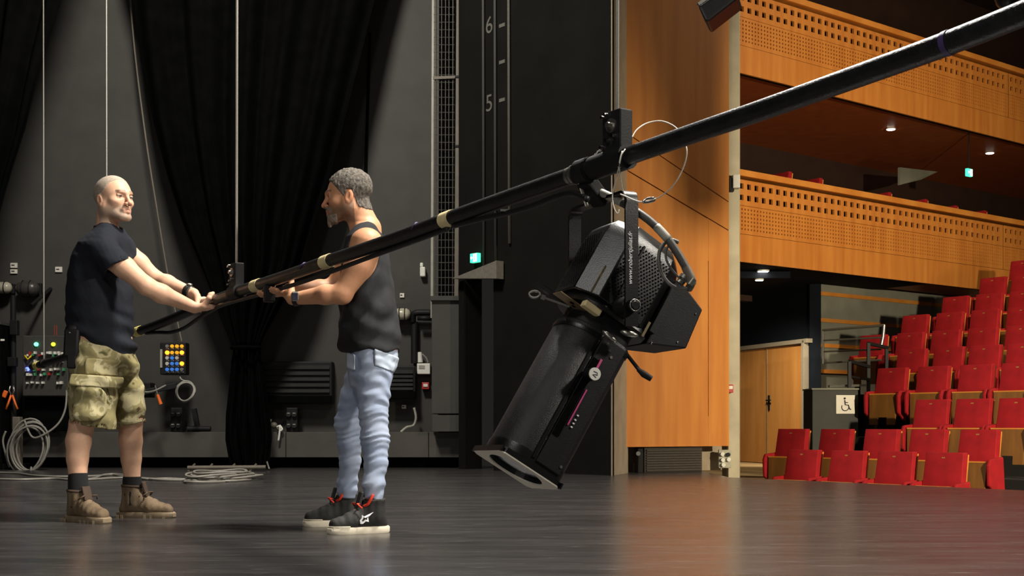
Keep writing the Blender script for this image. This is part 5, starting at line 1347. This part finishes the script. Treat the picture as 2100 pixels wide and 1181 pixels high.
def band(pts_c, axis, r, w_, th): 
    mb = MB(); a = Vector(axis).normalized(); c = Vector(pts_c); V = []; u = a.orthogonal().normalized(); v = a.cross(u); n = 22
    for rr, s_ in ((r,-w_/2),(r+th,-w_/2),(r+th,w_/2),(r,w_/2)):
        for i in range(n): t = 2*math.pi*i/n; V.append(c+a*s_+(u*math.cos(t)+v*math.sin(t))*rr)
    return mb.add(V, [(q*n+i, q*n+(i+1)%n, ((q+1)%4)*n+(i+1)%n, ((q+1)%4)*n+i) for q in range(4) for i in range(n)])

# ------------------------------------------------ first man: dark T-shirt, camouflage shorts, facing right
def man_one():
    D = 6.42; yaw = math.radians(-16)
    def q(px, py, dy=0.0): return V3(P(px, py, D+dy))
    root = thing('person', 'grey-bearded cropped-haired man in dark T-shirt, camouflage shorts and tan boots gripping the pipe', 'person', tuple(P(215, HZ+H*F/D, D)))
    torso = [(738,151,272,0.17),(715,147,273,0.17),(680,142,271,0.168),(640,140,270,0.172),(600,142,267,0.178),(560,149,263,0.185),(530,158,262,0.188),(505,170,260,0.18),(487,182,256,0.14),(472,196,249,0.085)]
    Hd = Head(q(234,409), math.radians(-33), math.radians(4), 0.0, 1.03)
    B = Fld(); Hf = Fld(); Hd.build(Hf); B.p += Hf.p
    B.rc(q(220,440), 0.052, q(219,492), 0.060, 0.03)
    pxstack(B, torso, D, D, yaw, 0.012)
    # far arm first, then near arm
    Sf = q(252,512,0.16); Ef = q(318,571,0.20); Wf = q(397,602,0.105)
    Sn = q(212,515,-0.165); En = q(299,586,-0.20); Wn = q(399,631,-0.075)
    B.chain([Sf, (Sf+Ef)/2+np.array((0,0,0.004)), Ef], [0.058,0.049,0.040], 0.02); B.chain([Ef, Ef*0.68+Wf*0.32, Wf], [0.040,0.042,0.027], 0.02)
    B.chain([Sn, (Sn+En)/2+np.array((0,0,0.004)), En], [0.064,0.052,0.043], 0.02); B.chain([En, En*0.68+Wn*0.32+np.array((0,0,-0.004)), Wn], [0.043,0.045,0.028], 0.02)
    t = bdir(430); cf = bpt(413); cn = bpt(437)
    hand(B, Wf, cf, t, BR, 132, -20, 1, (185,240))
    hand(B, Wn, cn, t, BR, 238, 380, 1, (172,110))
    # pelvis and legs
    pxstack(B, [(690,150,268,0.165),(740,148,262,0.168),(775,160,258,0.15)], D, D, yaw, 0.02)
    dn0, df0 = -0.10, 0.10
    n_ = [q(196,760,-0.095), q(168,868,-0.13), q(161,905,-0.145), q(159,940,-0.155), q(160,1000,-0.16), q(160,1040,-0.165)]
    B.chain(n_, [0.088,0.060,0.061,0.052,0.039,0.036], 0.012)
    f_ = [q(232,760,0.095), q(268,862,0.10), q(268,905,0.105), q(269,940,0.11), q(271,985,0.11), q(271,1035,0.11)]
    B.chain(f_, [0.085,0.060,0.058,0.051,0.040,0.036], 0.012)
    hands_c = V3(P(422,622,6.42)); hc = Hd.c
    V, Q = B.mesh(0.0075, fine=lambda c: (np.linalg.norm(c-hc, axis=1) < 0.16) | (np.linalg.norm(c-hands_c, axis=1) < 0.14))
    V, Q = refine(V, Q, lambda c: (np.linalg.norm(c-hc, axis=1) < 0.155)); V = B.project(V, 2)
    skin = lin((222,176,146)); stub = lin((150,134,120)); brow = lin((56,44,36))
    col = Hd.colors(V, skin, stub, 0.72, brow)
    obj('body', (V, Q), M_skin, root, smooth=True, attrs=col)
    # cropped hair
    Hr = Fld()
    fn0 = Hf
    hl_f = [-0.12,-0.075,-0.04,-0.028,-0.005,0.02,0.045,0.07,0.09]; hl_u = [-0.05,-0.045,-0.03,0.02,0.012,0.03,0.072,0.092,0.11]
    def hf(X):
        L = Hd.loc(X); return np.maximum(fn0.eval(X)-0.0016, (np.interp(L[:, 0], hl_f, hl_u)-L[:, 2])*0.7)
    Hr.add(hf, Hd.c-0.13, Hd.c+0.13); V, Q = Hr.mesh(0.005, it=1); obj('hair', (V, Q), M_hair1, root, smooth=True)
    # T-shirt
    T = Fld(); pxstack(T, torso, D, D, yaw, -0.002)
    T.rc(Sn, 0.074, q(246,552,-0.187), 0.074, 0.05); T.rc(Sf, 0.066, q(268,535,0.172), 0.058, 0.04)
    T.rc(q(214,497,-0.12), 0.052, q(243,494,0.11), 0.05, 0.05); T.rc(q(220,478,-0.03), 0.058, q(228,478,0.03), 0.056, 0.04)
    hem = plane_px((150,678), (272,739), D); nk = q(220,452)
    T.post.append(lambda X, d: np.maximum(d, hem(X)))
    an = Sn; dirn = (En-Sn)/np.linalg.norm(En-Sn)*0.7+np.array((0,0,-0.55)); dirn /= np.linalg.norm(dirn); cut = q(243,547,-0.185)
    cutf = q(270,537,0.172); dirf = (Ef-Sf)/np.linalg.norm(Ef-Sf)
    def sleeves(X, d):
        rn_ = np.linalg.norm(X-cut-np.outer((X-cut)@dirn, dirn), axis=1); s1 = np.where(((X[:, 1] < D-0.13) & (rn_ < 0.11) & ((X-cut)@dirn > -0.03)), (X-cut)@dirn, -1)
        rf_ = np.linalg.norm(X-cutf-np.outer((X-cutf)@dirf, dirf), axis=1); s2 = np.where((X[:, 1] > D+0.10) & (rf_ < 0.1), (X-cutf)@dirf, -1)
        d = np.maximum(d, np.maximum(s1, s2))
        # hollow the sleeve mouths a little
        d = np.where((s1 > -0.022), np.maximum(d, -(rn_-0.064)), d); return d
    T.post.append(sleeves)
    def folds(X, d):
        z = X[:, 2]; x = X[:, 0]; zt_ = np.clip((q(200,640)[2]-z)/0.25+0.35, 0.12, 1)
        a = np.sin(z*70+x*26+2.2*vnoise(X, 9, 1)); b = np.sin(z*44-x*38+2*vnoise(X, 7, 2))
        return d+zt_*(0.0075*a+0.0055*b)+0.0025*vnoise(X, 28, 3)
    T.post.append(folds)
    nb = q(224,470); nt_ = q(228,440)
    T.rc(nb, 0.060, nt_, 0.066, 0.006, 's')
    V, Q = T.mesh(0.0065, it=2); ts = obj('t_shirt', (V, Q), M_tee, root, smooth=True)
    ring_c = q(221,473); 
    obj('collar', MB().tube([Vector(ring_c)+Vector((0.062*math.cos(a), 0.062*math.sin(a), -0.022*math.cos(a)-0.004)) for a in [i*math.pi/14 for i in range(28)]], 0.0075, 8, closed=True), M_tee, ts, smooth=True)
    # shorts
    S = Fld(); pxstack(S, [(696,158,262,0.160),(715,152,268,0.170),(745,145,280,0.18),(772,150,275,0.168)], D, D, yaw, 0.0)
    S.chain([q(200,745,-0.085), q(190,800,-0.11), q(190,900,-0.135)], [0.108,0.113,0.112], 0.03); S.chain([q(238,745,0.085), q(262,805,0.10), q(270,895,0.105)], [0.098,0.080,0.078], 0.03)
    hn = plane_px((143,866), (236,884), D-0.13); hf_ = plane_px((238,881), (302,863), D+0.1)
    ym = D-0.005
    def sh_post(X, d):
        near = X[:, 1] < ym; hcut = np.where(near, hn(X), hf_(X)); d = np.maximum(d, hcut)
        z = X[:, 2]; x = X[:, 0]
        d = d+0.0042*np.sin(z*60+1.8*vnoise(X, 14, 4)+x*22)+0.004*vnoise(X, 22, 5)
        c1 = np.hypot((X[:, 0]-q(189,880,-0.13)[0])/0.100, (X[:, 1]-(D-0.133))/0.098)-1; c2 = np.hypot((X[:, 0]-q(270,880,0.105)[0])/0.068, (X[:, 1]-(D+0.105))/0.066)-1
        inn = np.where(near, c1*0.1, c2*0.066)
        return np.where(hcut > -0.03, np.maximum(d, -inn), d)
    S.post.append(sh_post)
    # crease between the legs
    S.rc(q(238,800,-0.30), 0.012, q(237,890,-0.30), 0.014, 0.03, 's')
    V, Q = S.mesh(0.007, it=2); so_ = obj('cargo_shorts', (V, Q), M_camo, root, smooth=True)
    def patch(name, x0, y0, x1, y1, dz, off, d0, near=True, slope=0.0, rnd_=0.02, wob=0.0):
        a = q(x0,y0,d0); b = q(x1,y1,d0); cx_, cz_ = (a[0]+b[0])/2, (a[2]+b[2])/2; hx, hz = abs(b[0]-a[0])/2, abs(b[2]-a[2])/2
        Pf = Fld()
        def fn(X):
            dx = np.abs(X[:, 0]-cx_)-hx+rnd_; dz_ = np.abs(X[:, 2]-cz_-slope*(X[:, 0]-cx_))-hz+rnd_
            bx = np.hypot(np.maximum(dx,0), np.maximum(dz_,0))+np.minimum(np.maximum(dx,dz_),0)-rnd_
            e = S.eval(X)-off*np.clip(1-np.maximum(dx/hx, dz_/hz)*0.5, 0.4, 1)
            if wob: e = e+wob*vnoise(X, 26, 9)
            return np.maximum(np.maximum(e, bx), X[:, 1]-(D-0.13) if near else -X[:, 1]+D)
        Pf.add(fn, (min(a[0],b[0])-0.03, D-0.40, min(a[2],b[2])-0.04), (max(a[0],b[0])+0.03, D-0.08, max(a[2],b[2])+0.04))
        V, Q = Pf.mesh(0.006, it=1); obj(name, (V, Q), M_camo, so_, smooth=True)
    patch('cargo_pocket', 150, 790, 212, 864, 0, 0.034, -0.24, rnd_=0.05, wob=0.005)
    patch('pocket_flap', 141, 769, 241, 794, 0, 0.030, -0.24, slope=-0.06, rnd_=0.006, wob=0.004)
    patch('hip_pocket', 170, 735, 238, 768, 0, 0.010, -0.24, slope=-0.05, rnd_=0.01)
    # pouch at the back of the belt
    pc = Vector(q(149,704,-0.15)); mb = MB().box(pc, (0.075,0.06,0.145), Matrix.Rotation(0.05,3,'Y')).ball(pc+UP*0.07, (0.036,0.03,0.028))
    po = obj('belt_pouch', mb, M_blackm, root, smooth=40, bevel=0.012); obj('pouch_stud', MB().ball(pc+Vector((-0.004,-0.033,0.05)), 0.005, 8, 6), M_steel, po, smooth=True)
    obj('pouch_strap', MB().box(pc-UP*0.09+Vector((0.004,-0.01,0)), (0.05,0.04,0.07)), M_blackm, po, bevel=0.008)
    # watch on the far wrist
    wc = Vector(Wf*0.86+Ef*0.14); wa = Vector(Wf-Ef)
    wt = obj('wrist_watch', band(wc, wa, 0.0295, 0.022, 0.006), M_rubber, root, smooth=40); obj('watch_case', MB().ball(wc+Vector((0.008,-0.006,0.034)), (0.017,0.017,0.008), 14, 8), M_steel, wt, smooth=True)
    obj('bracelet', band(wc+wa.normalized()*0.018, wa, 0.0275, 0.010, 0.005), M_steel, root, smooth=40)
    # socks and boots
    for pts, nm in ((n_, 0), (f_, 1)):
        a, b = Vector(pts[3]).lerp(Vector(pts[4]), 0.42 if nm == 0 else 0.72), Vector(pts[5])
        if nm == 0: a = Vector(q(160,970,-0.158))
        else: a = Vector(q(271,977,0.11))
        obj('sock', MB().tube([a, a.lerp(b,0.15), a.lerp(b,0.5), b], [0.0455,0.048,0.048,0.047], 20), M_sock, root, smooth=50)
    for c_, yw, nm in ((q(160,1072,-0.165), -34, 0), (q(271,1062,0.11), -4, 1)):
        c_ = c_.copy(); c_[2] = 0.0
        hgt = 0.155 if nm == 0 else 0.165
        up, w_ = footwear(c_, math.radians(yw), 1.10, M_boot, M_sole, M_lace, 'boot', root, hgt, 0.030)
        obj('boot_collar', MB().tube([Vector(w_(-0.002+0.046*math.cos(a)/1.1, 0.046*math.sin(a)/1.1, hgt-0.003-0.006*math.cos(a)*0.5)) for a in [i*math.pi/12 for i in range(24)]], 0.0085, 8, closed=True), M_bootd, up, smooth=True)
        cl_ = MB()
        for a in (-0.055,-0.035,0.075,0.105,0.135,0.165):
            for sd in (-1,1): cl_.box(w_(a, sd*0.042, 0.007), (0.012,0.012,0.016))
        obj('sole_lug', cl_, M_sole, up, kind='stuff')
        obj('tongue', MB().bar(w_(0.075,0,0.105), w_(0.052,0,hgt+0.02), 0.05, 0.012), M_bootd, up, bevel=0.005)
man_one()

# ------------------------------------------------ second man: dark tank top, pale jeans, facing left
def man_two():
    D = 5.80
    def q(px, py, dy=0.0): return V3(P(px, py, D+dy))
    root = thing('person', 'grey-haired bearded man in charcoal tank top, pale jeans and black orange-laced high-top shoes', 'person', tuple(P(755, HZ+H*F/D, D)))
    torso = [(724,698,821,0.165),(700,697,820,0.165),(660,696,816,0.165),(620,698,810,0.17),(580,700,804,0.178),(545,702,799,0.186),(515,706,794,0.186),(490,712,787,0.16),(472,722,777,0.11),(458,734,768,0.07)]
    Hd = Head(q(713,403), math.radians(180+3), math.radians(-4), 0.0, 0.99)
    B = Fld(); Hf = Fld(); Hd.build(Hf); B.p += Hf.p
    NB = Fld(); NB.p += Hf.p; NB.rc(q(728,430), 0.052, q(748,475), 0.062, 0.03); NB.rc(q(738,425), 0.045, q(756,470), 0.055, 0.03); B.p = list(NB.p)
    pxstack(B, torso, D, D, 0.0, 0.010)
    Sn = q(752,501,-0.17); En = q(702,603,-0.20); Wn = q(600,613,-0.15)
    Sf = q(738,500,0.17); Ef = q(683,590,0.20); Wf = q(585,597,0.055)
    B.chain([Sn, q(733,545,-0.185), En], [0.074,0.055,0.043], 0.03); B.chain([En, q(668,604,-0.19), Wn], [0.043,0.042,0.0265], 0.02)
    B.chain([Sf, q(715,545,0.19), Ef], [0.068,0.052,0.042], 0.03); B.chain([Ef, q(655,592,0.16), Wf], [0.042,0.040,0.026], 0.02)
    t = bdir(560); dn_ = Vector((0,0,-0.012))
    hand(B, Wn, bpt(569)+dn_, t, 0.038, -48, -230, 1, (-18,22), 0.85)
    hand(B, Wf, bpt(546)+dn_, t, 0.038, -48, -230, -1, (-18,22), 0.85)
    pxstack(B, [(715,715,806,0.15),(760,718,800,0.15),(790,726,790,0.135)], D, D, 0.0, 0.016)
    nl = [q(767,760,-0.085), q(766,850,-0.12), q(769,905,-0.135), q(768,960,-0.16), q(766,1020,-0.18), q(766,1060,-0.185)]
    fl_ = [q(742,760,0.085), q(717,868,0.11), q(718,910,0.13), q(717,955,0.16), q(712,1010,0.19), q(712,1050,0.20)]
    B.chain(nl, [0.058,0.044,0.042,0.034,0.028,0.030], 0.03); B.chain(fl_, [0.058,0.042,0.038,0.032,0.028,0.030], 0.03)
    hc = Hd.c; hands_c = V3(P(565,605,5.75))
    V, Q = B.mesh(0.0075, fine=lambda c: (np.linalg.norm(c-hc, axis=1) < 0.16) | (np.linalg.norm(c-hands_c, axis=1) < 0.15))
    V, Q = refine(V, Q, lambda c: (np.linalg.norm(c-hc, axis=1) < 0.155)); V = B.project(V, 2)
    skin = lin((204,148,112)); stub = lin((92,80,70)); brow = lin((60,48,40))
    obj('body', (V, Q), M_skin, root, smooth=True, attrs=Hd.colors(V, skin, stub, 0.75, brow))
    Hr = Fld(); hl_f = [-0.13,-0.09,-0.05,-0.034,-0.026,-0.002,0.012,0.03,0.05,0.068,0.10]; hl_u = [-0.074,-0.072,-0.060,-0.015,0.022,0.022,-0.012,0.012,0.040,0.068,0.088]
    def hf(X):
        L = Hd.loc(X); up_ = np.clip(L[:, 2]/0.1, 0, 1); th = 0.003+0.010*up_*np.clip(1-L[:, 0]/0.12,0.5,1)
        return np.maximum(NB.eval(X)-th-0.0022*vnoise(X, 150, 11), (np.interp(L[:, 0], hl_f, hl_u)-L[:, 2])*0.7)
    Hr.add(hf, Hd.c-0.14, Hd.c+0.14); V, Q = Hr.mesh(0.0045, it=1); obj('hair', (V, Q), M_hair, root, smooth=True)
    Bd = Fld(); chin = Fld(); chin.ell(Hd.w(0.080,0,-0.107), np.array((0.017,0.022,0.017)), Hd.R); chin.ell(Hd.w(0.090,0,-0.121), np.array((0.009,0.013,0.017)), Hd.R)
    def bf(X):
        L = Hd.loc(X); f, l, u = L.T
        reg = np.maximum(u+0.084, 0.052-f); mo = np.maximum(np.maximum(np.abs(u+0.055)-0.008-0.3*np.clip(np.abs(l)-0.012,0,1)*0, 0.075-f), np.abs(l)-0.03)
        mouth = 0.012-np.hypot((u+0.0705)*1.2, np.maximum(np.abs(l)-0.012, 0)) - 100*(f < 0.07)
        d = np.minimum(np.maximum(Hf.eval(X)-0.0030-0.0014*vnoise(X, 170, 12), np.maximum(np.minimum(reg, mo), mouth)), chin.eval(X)+0.0016*vnoise(X, 170, 13))
        return d
    Bd.add(bf, Hd.w(0.06,0,-0.09)-0.09, Hd.w(0.06,0,-0.09)+0.09); V, Q = Bd.mesh(0.0045, it=1); obj('beard', (V, Q), M_beard, root, smooth=True)
    # tank top
    T = Fld(); pxstack(T, torso, D, D, 0.0, -0.004)
    hem = plane_px((697,733), (823,719), D); T.post.append(lambda X, d: np.maximum(d, hem(X)))
    for s_, c_ in ((-1, q(748,504,-0.215)), (1, q(742,504,0.215))): T.ell(c_, (0.098,0.105,0.150), None, 0.012, 's')
    T.rc(q(736,452), 0.066, q(722,435), 0.075, 0.02, 's'); T.ell(q(712,470), (0.05,0.075,0.07), None, 0.02, 's')
    def folds(X, d):
        z = X[:, 2]; x = X[:, 0]; w_ = np.clip((q(0,560)[2]-z)/0.25+0.2, 0.1, 1)
        return d+w_*(0.0055*np.sin(z*30-x*52+2.4*vnoise(X, 7, 21))+0.0035*np.sin(z*58+x*30+2*vnoise(X, 9, 22)))+0.002*vnoise(X, 30, 23)
    T.post.append(folds)
    V, Q = T.mesh(0.0065, it=2); tk = obj('tank_top', (V, Q), M_tank, root, smooth=True)
    he = [(697,731),(730,731),(760,727),(790,722),(822,718)]
    # jeans
    J = Fld(); pxstack(J, [(712,711,816,0.158),(740,711,815,0.165),(770,714,806,0.162),(795,722,798,0.14)], D, D, 0.0, 0.0)
    J.chain([q(767,770,-0.085), q(766,815,-0.105), q(766,850,-0.12), q(769,900,-0.135), q(771,950,-0.16), q(766,993,-0.18), q(765,1034,-0.185)], [0.080,0.068,0.0635,0.062,0.050,0.0475,0.040], 0.02)
    J.chain([q(744,770,0.085), q(727,818,0.10), q(713,868,0.11), q(717,908,0.13), q(718,945,0.15), q(712,995,0.18), q(711,1030,0.195)], [0.080,0.066,0.058,0.054,0.048,0.046,0.042], 0.02)
    for p_, n_ in ((plane_px((744,1016),(790,1030),D-0.185), True), (plane_px((688,1018),(732,1022),D+0.195), False)): 
        J.post.append((lambda pl_, nr_: (lambda X, d: np.where((X[:, 1] < D) == nr_, np.maximum(d, pl_(X)), d)))(p_, n_))
    zk = q(0,888)[2]; za_ = q(0,1000)[2]
    def wr(X, d):
        z = X[:, 2]; x = X[:, 0]; y = X[:, 1]
        m = np.exp(-((z-zk)/0.11)**2); ma = np.exp(-((z-za_)/0.05)**2); mt = np.exp(-((z-q(0,800)[2])/0.12)**2)
        ph = 2.0*np.sin(x*30+y*14)+1.2*vnoise(X, 11, 31)
        ir = 0.6+0.4*vnoise(X, 16, 34); return d+m*ir*0.0042*np.sin(z*215+1.5*ph+np.sin(z*60))+ma*ir*0.006*np.sin(z*120+1.6*ph+1)+mt*0.0028*np.sin(z*90+x*60+ph)+0.0012*np.sin(z*140+ph)+0.0018*vnoise(X, 24, 33)
    J.post.append(wr)
    J.rc(q(748,800,-0.22), 0.008, q(752,870,-0.24), 0.008, 0.02, 's')
    V, Q = J.mesh(0.0065, it=2); jn = obj('jeans', (V, Q), M_denim, root, smooth=True)
    def patch(name, x0, y0, x1, y1, off, mm):
        a = q(x0,y0,-0.15); b = q(x1,y1,-0.15); cx_, cz_ = (a[0]+b[0])/2, (a[2]+b[2])/2; hx, hz = abs(b[0]-a[0])/2, abs(b[2]-a[2])/2; Pf = Fld()
        def fn(X):
            dx = np.abs(X[:, 0]-cx_)-hx; dz_ = np.abs(X[:, 2]-cz_+0.35*(X[:, 0]-cx_))-hz
            return np.maximum(np.maximum(J.eval(X)-off+0.003*vnoise(X, 40, 41), np.maximum(dx, dz_)), X[:, 1]-D)
        Pf.add(fn, (a[0]-0.04, D-0.24, b[2]-0.06), (b[0]+0.04, D+0.02, a[2]+0.06)); V, Q = Pf.mesh(0.006, it=1); obj(name, (V, Q), mm, jn, smooth=True)
    patch('back_pocket', 768, 722, 812, 757, 0.006, M_denim_l)
    patch('front_pocket', 708, 724, 728, 756, 0.008, M_denim_l)
    # side seam
    # watch, bead bracelet
    wc = Vector(Wn*0.93+En*0.07); wa = Vector(Wn-En)
    wt = obj('wrist_watch', band(wc, wa, 0.0285, 0.020, 0.005), M_rubber, root, smooth=40)
    wcs = wc+Vector((0.002,-0.033,0.006)); obj('watch_case', MB().box(wcs, (0.034,0.012,0.040)), M_steel, wt, bevel=0.006); obj('watch_face', MB().box(wcs+Vector((0,-0.0065,0)), (0.026,0.003,0.031)), M_ink, wt, bevel=0.004)
    bc = Vector(Wf*0.93+Ef*0.07); ba = Vector(Wf-Ef).normalized(); u_ = ba.orthogonal().normalized(); v_ = ba.cross(u_); mb = MB()
    for rr, o_ in ((0.031,-0.006),(0.031,0.006)):
        for i in range(18): a = 2*math.pi*i/18; mb.ball(bc+ba*o_+(u_*math.cos(a)+v_*math.sin(a))*rr, 0.0052, 7, 5)
    obj('bead_bracelet', mb, M_bootd, root, smooth=True)
    # shoes
    for c_, yw, nm in ((q(766,1092,-0.185), 180+24, 0), (q(712,1077,0.205), 180+14, 1)):
        c_ = c_.copy(); c_[2] = 0.0
        up, w_ = footwear(c_, math.radians(yw), 1.0, M_shoe, M_shoesole, M_lacer, 'high_top_shoe', root, 0.150, 0.030)
        obj('toe_stripe', MB().tube([Vector(w_(0.10,sd*0.0455,0.033)) if False else Vector(w_(a, 0.050*math.sin(b), 0.033)) for sd in (1,) for a, b in ((0.12,-1.3),(0.16,-1.1),(0.19,-0.7),(0.204,0),(0.19,0.7),(0.16,1.1),(0.12,1.3))], 0.0025, 6), M_shoesole, up, smooth=True)
        obj('pull_lace', MB().tube(arc_pts([Vector(w_(0.052,0.02,0.120)), Vector(w_(0.040,0.040,0.128)), Vector(w_(0.028,0.050,0.150)), Vector(w_(0.018,0.050,0.172))], 4), 0.0062, 8), M_lacer, up, smooth=True)
        obj('tongue', MB().bar(w_(0.078,0,0.100), w_(0.055,0,0.182), 0.05, 0.014), M_shoe, up, bevel=0.005)
        if nm == 0:
            # white outlined star emblem on the outer side
            sd = 1; o_ = Vector(w_(0.045, 0.0475, 0.064)); fx = Vector(w_(1,0,0)-w_(0,0,0)); 
            star = [(-0.048,0.030),(-0.016,0.008),(-0.020,-0.014),(-0.003,-0.010),(0.014,-0.022),(0.027,-0.022),(0.030,-0.006),(0.020,0.006),(0.020,0.020),(0.006,0.012)]
            inn = [(-0.026,0.016),(-0.010,0.003),(-0.010,-0.005),(0.0,-0.002),(0.014,-0.012),(0.020,-0.008),(0.012,0.004),(0.010,0.009),(0.002,0.005),(-0.008,0.008)]
            V = []; n = len(star)
            for lay in (0.0, 0.0035):
                for rr in (star, inn):
                    for a, b in rr: V.append(Vector(w_(0.055+a*0.8, 0.0455+lay+0.010*max(0,1-abs(a)/0.06), 0.066+b*0.95)))
            Fs = []
            for i in range(n):
                j = (i+1) % n; Fs += [(i, j, n+j, n+i), (2*n+i, 3*n+i, 3*n+j, 2*n+j), (i, 2*n+i, 2*n+j, j), (n+i, n+j, 3*n+j, 3*n+i)]
            obj('star_emblem', MB().add(V, Fs), M_text, up)
man_two()
